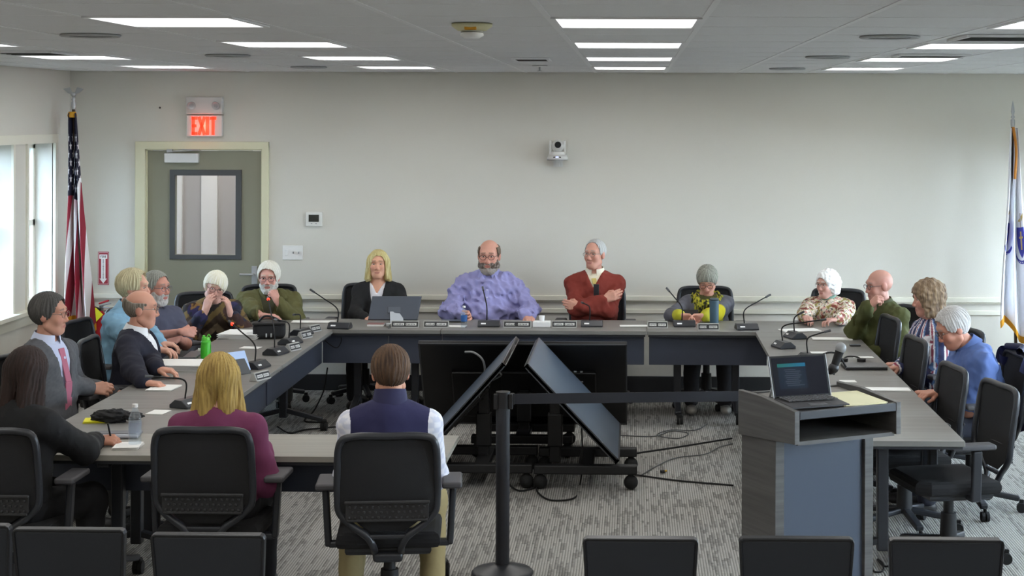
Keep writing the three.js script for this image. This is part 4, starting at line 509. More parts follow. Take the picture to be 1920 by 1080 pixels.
  const bk = thing('paperback', 'red and white booklet in front of the blonde speaker', 'book', T(705, 611), 0.02); mesh('pages', rbox(0.13, 0.016, 0.1, 0, 0.009, 0, 0.002), M.paper, bk); mesh('cover', box(0.132, 0.003, 0.102, 0, 0.019, 0), std('#9a6a66', 0.5), bk);
  const lk = thing('cable_adapter', 'silver cable adapter between the booklet and the name plate', 'adapter', T(730, 613)); mesh('adapter_body', rbox(0.05, 0.03, 0.04, 0, 0.016, 0, 0.008), M.silver, lk); mesh('lead', tube([[0.01, 0.02, 0.02], [0.015, 0.01, 0.12], [0.016, -0.1, 0.16], [0.0, -0.25, 0.14]], 0.004), M.dark, lk);
}
console.log('items');
// ---------- people: distance fields meshed with surface nets ----------
const cone = (a, b, ra, rb) => { const d = b.clone().sub(a); return { t: 0, ax: a.x, ay: a.y, az: a.z, dx: d.x, dy: d.y, dz: d.z, il: 1 / Math.max(1e-9, d.lengthSq()), ra, rb, lo: V(Math.min(a.x, b.x), Math.min(a.y, b.y), Math.min(a.z, b.z)), hi: V(Math.max(a.x, b.x), Math.max(a.y, b.y), Math.max(a.z, b.z)), m: Math.max(ra, rb) }; };
const ell = (c, r, q) => ({ t: 1, x: c.x, y: c.y, z: c.z, r, q: q ? new THREE.Matrix3().setFromMatrix4(q).transpose().elements : null, lo: c, hi: c, m: Math.max(...r) });
function pd(p, x, y, z) {
  if (p.t === 0) { const px = x - p.ax, py = y - p.ay, pz = z - p.az; let h = (px * p.dx + py * p.dy + pz * p.dz) * p.il; h = h < 0 ? 0 : h > 1 ? 1 : h; const ex = px - p.dx * h, ey = py - p.dy * h, ez = pz - p.dz * h; return Math.sqrt(ex * ex + ey * ey + ez * ez) - (p.ra + (p.rb - p.ra) * h); }
  let a = x - p.x, b = y - p.y, c = z - p.z; const e = p.q; if (e) { const a2 = e[0] * a + e[3] * b + e[6] * c, b2 = e[1] * a + e[4] * b + e[7] * c; c = e[2] * a + e[5] * b + e[8] * c; a = a2; b = b2; }
  const [rx, ry, rz] = p.r, k0 = Math.sqrt((a / rx) ** 2 + (b / ry) ** 2 + (c / rz) ** 2), k1 = Math.sqrt((a / (rx * rx)) ** 2 + (b / (ry * ry)) ** 2 + (c / (rz * rz)) ** 2); return k1 < 1e-9 ? -Math.min(rx, ry, rz) : k0 * (k0 - 1) / k1;
}
function union(ps, k) { return (x, y, z) => { let d = 1e9; for (const p of ps) { const e = pd(p, x, y, z); if (e > d + k) continue; const h = Math.max(k - Math.abs(d - e), 0) / k; d = Math.min(d, e) - h * h * k * 0.25; } return d; }; }
function bounds(ps, pad) { const lo = V(1e9, 1e9, 1e9), hi = V(-1e9, -1e9, -1e9); for (const p of ps) { lo.min(p.lo.clone().subScalar(p.m)); hi.max(p.hi.clone().addScalar(p.m)); } return [lo.subScalar(pad), hi.addScalar(pad)]; }
function nets(fn, lo, hi, h) {
  const B = 4, nx = Math.ceil((hi.x - lo.x) / h / B) * B + 1, ny = Math.ceil((hi.y - lo.y) / h / B) * B + 1, nz = Math.ceil((hi.z - lo.z) / h / B) * B + 1, val = new Float32Array(nx * ny * nz).fill(1), at = (i, j, k) => (k * ny + j) * nx + i, rr = h * B * 0.5 * 1.74 * 1.6 + h;
  for (let bk = 0; bk < nz; bk += B) for (let bj = 0; bj < ny; bj += B) for (let bi = 0; bi < nx; bi += B) {
    const d = fn(lo.x + (bi + B / 2) * h, lo.y + (bj + B / 2) * h, lo.z + (bk + B / 2) * h), far = Math.abs(d) > rr;
    for (let k = bk; k < Math.min(nz, bk + B); k++) for (let j = bj; j < Math.min(ny, bj + B); j++) for (let i = bi; i < Math.min(nx, bi + B); i++) val[at(i, j, k)] = far ? d : fn(lo.x + i * h, lo.y + j * h, lo.z + k * h);
  }
  const id = new Int32Array(nx * ny * nz).fill(-1), pos = [], idx = [];
  for (let k = 0; k < nz - 1; k++) for (let j = 0; j < ny - 1; j++) for (let i = 0; i < nx - 1; i++) {
    const c = at(i, j, k); let neg = 0; const v = [val[c], val[c + 1], val[c + nx], val[c + nx + 1], val[c + nx * ny], val[c + nx * ny + 1], val[c + nx * ny + nx], val[c + nx * ny + nx + 1]]; for (const q of v) if (q < 0) neg++;
    if (!neg || neg === 8) continue;
    let sx = 0, sy = 0, sz = 0, n = 0;
    for (let a = 0; a < 8; a++) for (let ax = 0; ax < 3; ax++) { const b = a | (1 << ax); if (b === a || (v[a] < 0) === (v[b] < 0)) continue; const t = v[a] / (v[a] - v[b]); sx += (a & 1) + (ax === 0 ? t : 0); sy += ((a >> 1) & 1) + (ax === 1 ? t : 0); sz += ((a >> 2) & 1) + (ax === 2 ? t : 0); n++; }
    id[c] = pos.length / 3; pos.push(lo.x + (i + sx / n) * h, lo.y + (j + sy / n) * h, lo.z + (k + sz / n) * h);
  }
  const quad = (a, b, c, d, f) => { if (a < 0 || b < 0 || c < 0 || d < 0) return; if (f) idx.push(a, b, c, a, c, d); else idx.push(a, c, b, a, d, c); };
  const X = 1, Y = nx, Z = nx * ny;
  for (let k = 1; k < nz - 1; k++) for (let j = 1; j < ny - 1; j++) for (let i = 1; i < nx - 1; i++) {
    const c = at(i, j, k), s = val[c] < 0;
    if (s !== val[c + X] < 0) quad(id[c - Y - Z], id[c - Z], id[c], id[c - Y], s);
    if (s !== val[c + Y] < 0) quad(id[c - X - Z], id[c - X], id[c], id[c - Z], s);
    if (s !== val[c + Z] < 0) quad(id[c - X - Y], id[c - Y], id[c], id[c - X], s);
  }
  return { pos, idx };
}
function skin(r, colf, mat4) { // {pos, idx} -> geometry with vertex colours, placed by mat4
  const g = new THREE.BufferGeometry(); g.setAttribute('position', new THREE.Float32BufferAttribute(r.pos, 3)); g.setIndex(r.idx);
  const c = new Float32Array(r.pos.length); for (let i = 0; i < r.pos.length; i += 3) { const q = colf(r.pos[i], r.pos[i + 1], r.pos[i + 2]); c[i] = q.r; c[i + 1] = q.g; c[i + 2] = q.b; }
  g.setAttribute('color', new THREE.BufferAttribute(c, 3)); if (mat4) g.applyMatrix4(mat4); g.computeVertexNormals(); return g;
}
const col = (h) => new THREE.Color(h), mixc = (a, b, t) => a.clone().lerp(b, Math.min(1, Math.max(0, t)));
const vcM = new THREE.MeshStandardMaterial({ vertexColors: true, roughness: 0.55 }), clothM = new THREE.MeshStandardMaterial({ vertexColors: true, roughness: 0.88 }), hairM = new THREE.MeshStandardMaterial({ vertexColors: true, roughness: 0.8 });
const eul = (x, y, z) => new THREE.Matrix4().makeRotationFromEuler(new THREE.Euler(x, y, z, 'YXZ'));
const HOLLOW = (k) => Math.max(0, Math.min(1, k));
function headPrims(o) { const f = o.f || 1; return [ell(V(0, 0.035, -0.014), [0.078, 0.09, 0.099]), ell(V(0, -0.035, 0.022), [0.063 * f, 0.082, 0.068]), ell(V(0, -0.088, 0.05), [0.038 * f, 0.032, 0.036]), cone(V(-0.052 * f, -0.06, 0.0), V(-0.02, -0.095, 0.05), 0.02, 0.018), cone(V(0.052 * f, -0.06, 0.0), V(0.02, -0.095, 0.05), 0.02, 0.018), ell(V(-0.036, -0.02, 0.062), [0.026, 0.026, 0.024]), ell(V(0.036, -0.02, 0.062), [0.026, 0.026, 0.024]), cone(V(-0.034, 0.034, 0.074), V(0.034, 0.034, 0.074), 0.016, 0.016)]; }
function headField(o) {
  const base = union(headPrims(o), 0.022), nose = union([cone(V(0, 0.012, 0.085), V(0, -0.028, 0.103), 0.008, 0.0115), ell(V(-0.011, -0.034, 0.096), [0.009, 0.008, 0.011]), ell(V(0.011, -0.034, 0.096), [0.009, 0.008, 0.011])], 0.008), ears = [ell(V(-0.079, 0.0, -0.008), [0.011, 0.033, 0.021]), ell(V(0.079, 0.0, -0.008), [0.011, 0.033, 0.021])], lips = [cone(V(-0.019, -0.061, 0.080), V(0.019, -0.061, 0.080), 0.008, 0.008), cone(V(-0.015, -0.071, 0.080), V(0.015, -0.071, 0.080), 0.008, 0.008)], sock = [ell(V(-0.031, 0.011, 0.096), [0.02, 0.013, 0.02]), ell(V(0.031, 0.011, 0.096), [0.02, 0.013, 0.02])];
  const sm = (a, b, k) => { const h = Math.max(k - Math.abs(a - b), 0) / k; return Math.min(a, b) - h * h * k * 0.25; };
  return (x, y, z) => { let d = base(x, y, z); if (d > 0.08) return d; d = sm(d, nose(x, y, z), 0.012); for (const s of sock) { const e = -pd(s, x, y, z), k = 0.012, h = Math.max(k - Math.abs(d - e), 0) / k; d = Math.max(d, e) + h * h * k * 0.25; } for (const s of lips) d = sm(d, pd(s, x, y, z), 0.006); for (const s of ears) d = sm(d, pd(s, x, y, z), 0.01); return d; };
}
function headColor(o) {
  const s = col(o.skin), red = mixc(s, col('#b5584c'), 0.42), lip = mixc(s, col('#9c4a48'), 0.6), br = col(o.brow || o.hair || '#6b5a4a'), dk = col(o.beard || '#888');
  return (x, y, z) => {
    const ax = Math.abs(x);
    if (z > 0.075 && ax < 0.021 && y < -0.058 && y > -0.076 + ax * 0.3) return lip;
    if (z > 0.06 && ax > 0.012 && ax < 0.05 && Math.abs(y - (0.037 - ax * ax * 2 + ax * 0.1)) < 0.005) return mixc(s, br, 0.6);
    if (o.stubble && y < -0.045 && z > -0.01) return mixc(s, dk, 0.35);
    const r = Math.max(0, 1 - Math.hypot(ax - 0.04, y + 0.022, (z - 0.08) * 0.7) / 0.034, 1 - Math.hypot(ax, y + 0.03, z - 0.11) / 0.03, ax > 0.072 ? 0.6 : 0); return mixc(s, red, r * 0.8 + 0.12 * noise.noise(x * 60, y * 60, z * 60));
  };
}
function hairField(o) { // scalp volume shaped by hair line, nape, bald crown and hanging lengths
  const n = o.hInfl || 0.014, ps = [ell(V(0, 0.037 + (o.lift || 0), -0.016), [0.078 + n, 0.09 + n, 0.099 + n])], L = o.long || 0;
  if (L) for (const s of [-1, 1]) { ps.push(cone(V(s * 0.07, 0.03, -0.02), V(s * (0.078 + (o.flare || 0)), -L, -0.01), 0.034, 0.032)); ps.push(cone(V(s * 0.045, 0.02, -0.07), V(s * 0.05, -L, -0.062), 0.045, 0.04)); if (o.front) ps.push(cone(V(s * 0.066, 0.06, 0.03), V(s * (0.074 + (o.flare || 0)), -L * 0.9, 0.03), 0.024, 0.02)); }
  const u = union(ps, 0.03), hy = o.hairY ?? 0.088, zs = o.zs ?? 0.035, nape = o.nape ?? -0.05, amp = o.curl || 0.0025, fq = o.freq || 110;
  const f = (x, y, z) => {
    let d = u(x, y, z); if (d > 0.05) return d;
    const a = Math.atan2(x, -z - 0.01); d += amp * (o.curly ? 2.4 * noise.noise(x * fq, y * fq, z * fq) : Math.sin(a * 34 + 4 * noise.noise(x * 20, y * 12, z * 20) + y * 14) + 0.8 * noise.noise(x * fq, y * 22, z * fq));
    const rx = o.rx ?? (L ? 0.06 : 0.074), hx = x - (o.part || 0) * 0.6, hh = hy + 0.03 + 0.006 * noise.noise(x * 50, 3, 5), e3 = y > -0.03 ? (Math.pow(Math.pow(Math.abs(hx) / rx, 2.6) + Math.pow((y + 0.03) / hh, 2.6), 1 / 2.6) - 1) * 0.06 : Math.abs(hx) - rx, face = Math.max(e3, zs - z + Math.max(0, (y - 0.05)) * 0.25); d = Math.max(d, -face);
    if (!L) { d = Math.max(d, nape - y); d = Math.max(d, Math.min(-0.03 - y, 0.01 + 0 * z) * 0 - 1); if (z > -0.02) d = Math.max(d, (o.burn ?? -0.005) - y); } else d = Math.max(d, -L - 0.01 + 0.012 * Math.sin(x * 90 + z * 70) - y);
    if (o.bald !== undefined) d = Math.max(d, y - o.bald - Math.max(0, -z - 0.05) * 0.4); 
    return d;
  };
  return [f, ps];
}
function hairColor(o) { const a = col(o.hair), b = col(o.hair2 || o.hair), k = o.hair2 ? 1 : 0.12; return (x, y, z) => { const an = Math.atan2(x, -z), t = 0.5 + 0.9 * noise.noise(an * 16, y * 9 + 3, 7) + 0.3 * noise.noise(an * 45, y * 16, 2); return k === 1 ? mixc(a, b, t) : a.clone().multiplyScalar(1 + (t - 0.5) * 0.35); }; }
const UPPER = 0.285, FORE = 0.25;
function person(label, o) {
  const k = o.k || 1, fat = o.fat || 1, sw = (o.sw || 1) * k, lean = o.lean || 0, face = o.face * Math.PI / 180;
  const hp = onZ(o.head[0], o.head[1], o.head[2]);
  // torso length that puts the head where the photograph has it
  const Rt = eul(lean, o.twist || 0, o.tilt || 0), nk = eul(lean * 0.7 + (o.neck || 0), 0, (o.tilt || 0) * 0.6), HC2 = V(0, 0.15 * k, 0.02).applyMatrix4(nk), cosL = V(0, 1, 0).applyMatrix4(Rt).y, py = 0.565, TL = (hp.y - py - HC2.y) / cosL, q = TL / 0.46;
  const off = V(0, TL, 0).applyMatrix4(Rt).add(HC2), rootOff = off.clone().applyAxisAngle(V(0, 1, 0), face);
  const g = thing('person', label, 'person', [hp.x - rootOff.x, 0, hp.z - rootOff.z], face); g.updateMatrixWorld(true);
  const inv = g.matrixWorld.clone().invert(), toL = (v) => (v.isVector3 ? v.clone() : V(...v)).applyMatrix4(inv), tf = (x, y, z) => V(x, y * q, z).applyMatrix4(Rt).add(V(0, py, 0)), Rti = Rt.clone().invert(), toT = (x, y, z) => V(x, y - py, z).applyMatrix4(Rti);
  const sh = [1, -1].map((s) => tf(s * 0.168 * sw, 0.375, -0.012)), hc = off.clone().add(V(0, py, 0)), neckB = tf(0, 0.43, -0.015);
  const bel = o.belly || 0;
  const torso = (f) => [ell(tf(0, 0.03, -0.005), [0.172 * f * fat, 0.13, 0.13 * f * fat], Rt), ell(tf(0, 0.17, 0.012 + bel * 0.4), [0.152 * f * fat, 0.16 * q, (0.115 + bel) * f * fat], Rt), ell(tf(0, 0.31, 0.0), [0.168 * f * sw * Math.sqrt(fat), 0.15 * q, 0.112 * f * Math.sqrt(fat)], Rt), cone(tf(0.02, 0.405, -0.018), sh[0], 0.068 * k, 0.05 * k), cone(tf(-0.02, 0.405, -0.018), sh[1], 0.068 * k, 0.05 * k)];
  // arms: [+x is the person's own side "l"]
  const af = Math.sqrt(fat), arms = [o.l, o.r].map((a, i) => {
    const s = i ? -1 : 1, S = sh[i]; let Wp = a && a.w ? toL(a.w) : V(s * 0.16, 0.62, 0.30); if (a && a.lw) Wp = V(...a.lw);
    const hint = V(...((a && a.e) || [s * 0.5, -0.75, -0.25])).normalize(), U = UPPER * k, Fo = FORE * k; let d = Wp.clone().sub(S), l = d.length(); if (l > (U + Fo) * 0.995) { Wp = S.clone().addScaledVector(d, (U + Fo) * 0.995 / l); d = Wp.clone().sub(S); l = d.length(); }
    d.divideScalar(l); const x = (U * U - Fo * Fo + l * l) / (2 * l), hgt = Math.sqrt(Math.max(0, U * U - x * x)), pe = hint.addScaledVector(d, -hint.dot(d)).normalize(), E = S.clone().addScaledVector(d, x).addScaledVector(pe, hgt);
    const fd = (a && a.f ? V(...a.f) : Wp.clone().sub(E)).normalize(), pn = V(...((a && a.n) || [0, -1, 0])); pn.addScaledVector(fd, -pn.dot(fd)).normalize(); return { s, S, E, W: Wp, fd, pn, c: (a && a.c) ?? 0.35 };
  });
  const legs = [1, -1].map((s, i) => { const hip = V(s * 0.095, 0.53, 0.02), kn = V(s * (o.knee || 0.13), 0.50, 0.43 * k), an = V(s * (o.knee || 0.13) + s * 0.01, 0.09, (o.ankle ?? 0.40) * k); return { hip, kn, an, s }; });
  // body: torso and limbs, then head and hands on finer grids, one mesh
  const thin = (p, w) => p.t ? { ...p, r: p.r.map((r) => r - w) } : { ...p, ra: p.ra - w, rb: p.rb - w }, bodyP = [...torso(0.96).map((p) => thin(p, 0.014)), cone(neckB, hc.clone().add(V(0, -0.02, -0.01)), 0.06 * k, 0.056 * k)]; for (const a of arms) bodyP.push(cone(a.S, a.E, 0.036 * k * af, 0.037 * k * af), cone(a.E, a.W, 0.038 * k * af, 0.026 * k)); for (const l of legs) bodyP.push(cone(l.hip, l.kn, 0.082, 0.058), cone(l.kn, l.an, 0.055, 0.036));
  const sc = col(o.skin), tone = (x, y, z) => sc.clone().multiplyScalar(1 + 0.08 * noise.noise(x * 40, y * 40, z * 40)), G = [];
  { const [lo, hi] = bounds(bodyP, 0.03); G.push(skin(nets(union(bodyP, 0.05), lo, hi, 0.016), tone)); }
  const hk = (o.hk || 1) * k, Hm = new THREE.Matrix4().makeTranslation(hc.x, hc.y, hc.z).multiply(eul(o.hp || 0, (o.hy || 0) * Math.PI / 180, o.hr || 0)).multiply(new THREE.Matrix4().makeScale(hk, hk, hk));
  G.push(skin(nets(headField(o), V(-0.105, -0.14, -0.13), V(0.105, 0.14, 0.13), 0.0042), headColor(o), Hm));
  for (const a of arms) {
    const P = [], t = a.pn.clone().cross(a.fd).multiplyScalar(a.s), H = (u, v, w) => a.W.clone().addScaledVector(a.fd, u * k).addScaledVector(t, v * k).addScaledVector(a.pn, w * k); // u along fingers, v towards the thumb, w out of the palm
    P.push(cone(H(-0.02, 0, 0), H(0.02, 0, 0), 0.026 * k, 0.024 * k));
    const fl = [[0.030, 0.092, 0.072], [0.010, 0.098, 0.08], [-0.011, 0.094, 0.074], [-0.031, 0.084, 0.058]]; let fi = 0;
    for (const [v, u0, len] of fl) { P.push(cone(H(0.01, v * 0.5, 0), H(u0, v, 0.0), 0.017 * k, 0.0125 * k)); let p = H(u0, v, 0), ang = 0; const segs = [0.45, 0.3, 0.25]; for (let i = 0; i < 3; i++) { ang += a.c * (i === 0 ? 1.25 : 1.45) + 0.08 * fi * a.c; const e = p.clone().addScaledVector(a.fd, Math.cos(ang) * len * segs[i] * k).addScaledVector(a.pn, Math.sin(ang) * len * segs[i] * k); P.push(cone(p, e, (0.0098 - i * 0.0009) * k, (0.0092 - i * 0.0009) * k)); p = e; } fi++; }
    const t0 = H(0.03, 0.024, 0.008), t1 = H(0.062, 0.045, 0.02 + 0.012 * a.c), t2 = H(0.092 - 0.01 * a.c, 0.046 - 0.03 * a.c, 0.032 + 0.02 * a.c); P.push(cone(H(0.012, 0.012, 0.004), t0, 0.019 * k, 0.017 * k), cone(t0, t1, 0.016 * k, 0.0112 * k), cone(t1, t2, 0.0112 * k, 0.0092 * k));
    const [lo, hi] = bounds(P, 0.012), pal = union(P.slice(0, 1).concat([1, 5, 9, 13].map((i) => P[i])), 0.012), rest = P; G.push(skin(nets((x, y, z) => Math.min(pal(x, y, z), union(rest, 0.004)(x, y, z)), lo, hi, 0.0046), tone));
  }
  const all = mergeGeometries(G); mesh('body', all, vcM, g);
  // eyes
  const eyeG = [], eye = (geo, c) => { const n = geo.attributes.position.count, a = new Float32Array(n * 3), q2 = col(c); for (let i = 0; i < n; i++) a.set([q2.r, q2.g, q2.b], i * 3); geo = geo.toNonIndexed(); const b = new Float32Array(geo.attributes.position.count * 3); for (let i = 0; i < b.length; i += 3) b.set([q2.r, q2.g, q2.b], i); geo.setAttribute('color', new THREE.BufferAttribute(b, 3)); geo.deleteAttribute('uv'); eyeG.push(geo); };
  for (const s of [-1, 1]) { eye(new THREE.SphereGeometry(0.0125, 12, 8).scale(1.05, o.shut ? 0.2 : 0.42, 1).translate(s * 0.031, 0.01, 0.0735), '#cfc6be'); eye(new THREE.SphereGeometry(0.0058, 10, 8).scale(1, o.shut ? 0.4 : 0.85, 0.6).translate(s * 0.031 + (o.gaze || 0) * 0.005, 0.01, 0.0832), o.iris || '#2b2320'); }
  mesh('eyes', mergeGeometries(eyeG).applyMatrix4(Hm), std('#ffffff', 0.2, { vertexColors: true }), g);
  // hair, beard, glasses
  if (o.hair) { const [f, ps] = hairField(o), [lo, hi] = bounds(ps, 0.02); mesh('hair', skin(nets(f, lo, hi, o.hcell || 0.005), hairColor(o), Hm), hairM, g); }
  if (o.beard && !o.stubble) { const jaw = union(headPrims(o).slice(1, 5), 0.02), low = o.beardY ?? -0.045, f = (x, y, z) => { let d = jaw(x, y + (o.drop || 0.006), z) - 0.006 + 0.0018 * Math.sin(x * 260 + noise.noise(x * 60, y * 40, z * 60) * 6) ; d = Math.max(d, y - (low + Math.abs(x) * 0.5), -0.002 - z + (y + 0.05) * 0.4); d = Math.max(d, -pd({ t: 1, x: 0, y: -0.064, z: 0.092, r: [0.026, 0.012, 0.03], q: null }, x, y, z)); return d; }; mesh('beard', skin(nets(f, V(-0.1, -0.16, -0.04), V(0.1, 0.0, 0.13), 0.0045), (x, y, z) => { const b = col(o.beard), b2 = col(o.beard2 || o.beard); return mixc(b, b2, y < -0.085 ? 0.9 : 0.3 + noise.noise(x * 70, y * 50, z * 70)); }, Hm), hairM, g); }
  if (o.glasses) { const e = []; for (const s of [-1, 1]) { const ring = new THREE.TorusGeometry(0.0225, 0.0019, 6, 28).scale(1.06, 0.82, 1).translate(s * 0.032, 0.006, 0.099); e.push(ring, rod([s * 0.056, 0.012, 0.097], [s * 0.079, 0.014, 0.0], 0.0018)); } e.push(rod([-0.009, 0.01, 0.102], [0.009, 0.01, 0.102], 0.002)); const gm = mesh('glasses', merge(e).applyMatrix4(Hm), std(o.glasses === true ? '#2c2628' : o.glasses, 0.35, { metalness: 0.2 }), g); mesh('lens', merge([-1, 1].map((s) => new THREE.CircleGeometry(0.0222, 24).scale(1.06, 0.82, 1).translate(s * 0.032, 0.006, 0.0992))).applyMatrix4(Hm), M.glass, gm); }
  // garments
  for (const c of o.wear || []) {
    const w = c.infl, ps = torso(1).map((p) => p.t ? { ...p, r: p.r.map((r) => r + w), m: p.m + w } : { ...p, ra: p.ra + w, rb: p.rb + w, m: p.m + w }), loose = (c.loose || 0); if (c.narrow) for (const i of [0, 1]) { const m0 = tf(i ? -0.02 : 0.02, 0.405, -0.018); ps[3 + i] = cone(m0, m0.clone().lerp(sh[i], c.narrow), 0.068 * k + w, 0.05 * k + w); }
    if (c.cap) for (const a of arms) ps.push(cone(a.S, a.S.clone().lerp(a.E, 0.06 * c.cap), 0.047 * k * af + w * 0.72, 0.047 * k * af + w * 0.72));
    if (c.sleeve !== 'none') for (const a of arms) { const w2 = w * 0.6, lo2 = loose * 0.6, e2 = 0.047 * k * af + w2 + lo2; ps.push(cone(a.S, a.E, e2, 0.041 * k * af + w2 + lo2)); if (c.sleeve === 'short') { ps.pop(); ps.push(cone(a.S, a.S.clone().lerp(a.E, 0.82), e2 + 0.004, 0.05 * k * af + w2 + lo2)); } else { const end = a.E.clone().lerp(a.W, c.cuff ?? 0.93); ps.push(cone(a.E, end, 0.041 * k * af + w2 + lo2, 0.031 * k + w2 + lo2 * 0.7)); } }
    const u = union(ps, 0.035), amp = c.fold ?? 0.006, [lo, hi] = bounds(ps, 0.02), sd = hash(hp.x, hp.z) * 20, vy = c.v, yTop = 0.47;
    const hem = (c.hem ?? 0.0) , neckR = c.neckR ?? 0.062, nA = neckB, nB = hc, neckP = cone(nA.clone().lerp(nB, 0.15), nB.clone().lerp(nA, -0.2), neckR * k, neckR * k * 1.02);
    const f = (x, y, z) => {
      let d = u(x, y, z); if (d > 0.04 || d < -0.09) return d; d += amp * (1.1 * noise.noise(x * 9 + sd, y * 13, z * 9) + 1.5 * (Math.abs(noise.noise(x * 13 + y * 7 + sd, y * 9 - x * 5, z * 13)) - 0.22) + 0.5 * noise.noise(x * 30 + y * 10, y * 22 + sd, z * 30));
      const t = toT(x, y, z);
      if (vy !== undefined && t.z > 0) { const wd = (c.vw ?? 0.085) * Math.max(0, Math.min(1.2, (t.y / q - vy) / (yTop - vy))); d = Math.max(d, -(Math.max(Math.abs(t.x) - wd, vy * q - t.y))); }
      d = Math.max(d, -pd(neckP, x, y, z)); d = Math.max(d, hem - 0.1 - t.y);
      return d;
    };
    const base = c.color ? col(c.color) : null, cf = c.fn ? (x, y, z) => { const t = toT(x, y, z); let al = 0; for (const a of arms) { if (pd(cone(a.S, a.W, 0.07, 0.07), x, y, z) < 0 || pd(cone(a.E, a.W, 0.075, 0.07), x, y, z) < 0 || pd(cone(a.S, a.E, 0.06, 0.07), x, y, z) < 0) al = a.s; } return c.fn(t, al, x, y, z, arms); } : (x, y, z) => base;
    mesh(c.part, skin(nets(f, lo, hi, c.cell || 0.0115), cf), c.mat || clothM, g);
  }
  // trousers and shoes
  { const ps = [ell(V(0, 0.555, 0.0), [0.19 * fat, 0.12, 0.15 * fat])]; for (const l of legs) ps.push(cone(l.hip, l.kn, 0.098 * Math.sqrt(fat), 0.075), cone(l.kn, l.an.clone().add(V(0, 0.02, 0)), 0.075, 0.06)); const u = union(ps, 0.04), [lo, hi] = bounds(ps, 0.02), pc = col(o.pants || '#26262a'); mesh('trousers', skin(nets((x, y, z) => u(x, y, z) + 0.005 * noise.noise(x * 12, y * 16, z * 12), lo, hi, 0.014), () => pc), clothM, g); }
  for (const l of legs) { const P = [ell(V(l.an.x, 0.05, l.an.z - 0.01), [0.042, 0.045, 0.05]), ell(V(l.an.x, 0.045, l.an.z + 0.10), [0.046, 0.036, 0.085])], u = union(P, 0.04), [lo, hi] = bounds(P, 0.02); const s = mesh('shoe', skin(nets((x, y, z) => Math.max(u(x, y, z), 0.012 - y), lo, hi, 0.009), () => col(o.shoe || '#1f1d1d')), vcM, g); mesh('sole', ext((() => { const e = new THREE.Shape(); e.absellipse(0, 0, 0.046, 0.135, 0, 6.2832); return e; })(), 0.014, 0.003).rotateX(-Math.PI / 2).translate(l.an.x, 0.001, l.an.z + 0.055), std('#2a2828', 0.8), s); }
  // collar, tie and other trims placed in the torso frame
  const Tm = new THREE.Matrix4().makeTranslation(0, py, 0).multiply(Rt);
  const nd = hc.clone().sub(neckB).normalize(), nq = new THREE.Quaternion().setFromUnitVectors(V(0, 1, 0), nd), Nm = new THREE.Matrix4().compose(neckB.clone().addScaledVector(nd, 0.03), nq, V(1, 1, 1));
  if (o.collar) mesh('collar', lathe([[0.078, 0.0], [0.071, 0.05], [0.074, 0.052], [0.088, 0.005], [0.094, -0.012]].map(([r, y]) => [r * k * (o.cr || 1), y * (o.ch || 1)]), 28, 0.28, Math.PI * 2 - 0.56).rotateZ(0).applyMatrix4(Nm), std(o.collar, 0.8, { side: THREE.DoubleSide }), g);
  if (o.extra) o.extra(g, { tf, Tm, Nm, q, arms, hc, Hm, k, toT, toL, neckB });
  if (o.chair !== null) { const c = o.chairAt || [0, 0], off2 = V(c[0], 0, c[1]).applyAxisAngle(V(0, 1, 0), face); person.chair = seatChair('black mesh office chair under ' + o.chair, g.position.x + off2.x, g.position.z + off2.z, face + (o.chairTurn || 0), 'occupied office chairs'); }
  return g;
}
const onTable = (px, py, up = 0.03) => onY(px, py, TY + up);
const shirtFront = (g, c, T2, y0, y1, z = 0.13, n = 6) => { const b = []; for (let i = 0; i < n; i++) { const y = y0 + (y1 - y0) * i / (n - 1); b.push(ball(0.006, ...T2.tf(0, y, z).toArray(), 8)); } mesh('buttons', b, std(c, 0.4), g); };
const lightSkin = '#d9a78c', pinkSkin = '#d29a86', tanSkin = '#c98f74';
// back row, facing the room
person('large bearded man in a lavender dress shirt at the back table', { head: [917, 481, -13.98], face: 0, hp: 0.06, hy: -4, hk: 1.1, fat: 1.42, sw: 1.14, belly: 0.035, skin: pinkSkin, hair: '#5b4a3e', hair2: '#7a6a5a', bald: 0.075, hairY: 0.13, zs: 0.03, hInfl: 0.01, beard: '#4c3a2e', beard2: '#a39a90', beardY: -0.05, drop: 0.012, glasses: '#4a2c2a', f: 1.15,
  r: { w: onZ(864, 588, -13.66), e: [-0.75, -0.8, -0.1], f: [0.8, -0.1, 0.5], n: [0, -0.3, 0.9], c: 0.5 }, l: { w: onZ(988, 592, -13.62), e: [0.7, -0.8, -0.1], f: [0.35, -0.25, 0.9], n: [0, -1, 0], c: 0.35 }, pants: '#3a3d48', chair: 'the man in the lavender shirt',
  wear: [{ part: 'dress_shirt', infl: 0.026, loose: 0.026, color: '#9593c2', fold: 0.032, cell: 0.0095, hem: 0.0 }], collar: '#9c9ccd', cr: 1.12,
  extra: (g, t) => { shirtFront(g, '#d8d8ea', t, 0.08, 0.36, 0.215, 6); mesh('placket', bar(t.tf(0, 0.05, 0.215).toArray(), t.tf(0, 0.36, 0.165).toArray(), 0.026, 0.006, 0.002), std('#a3a3d2', 0.85), g); } });
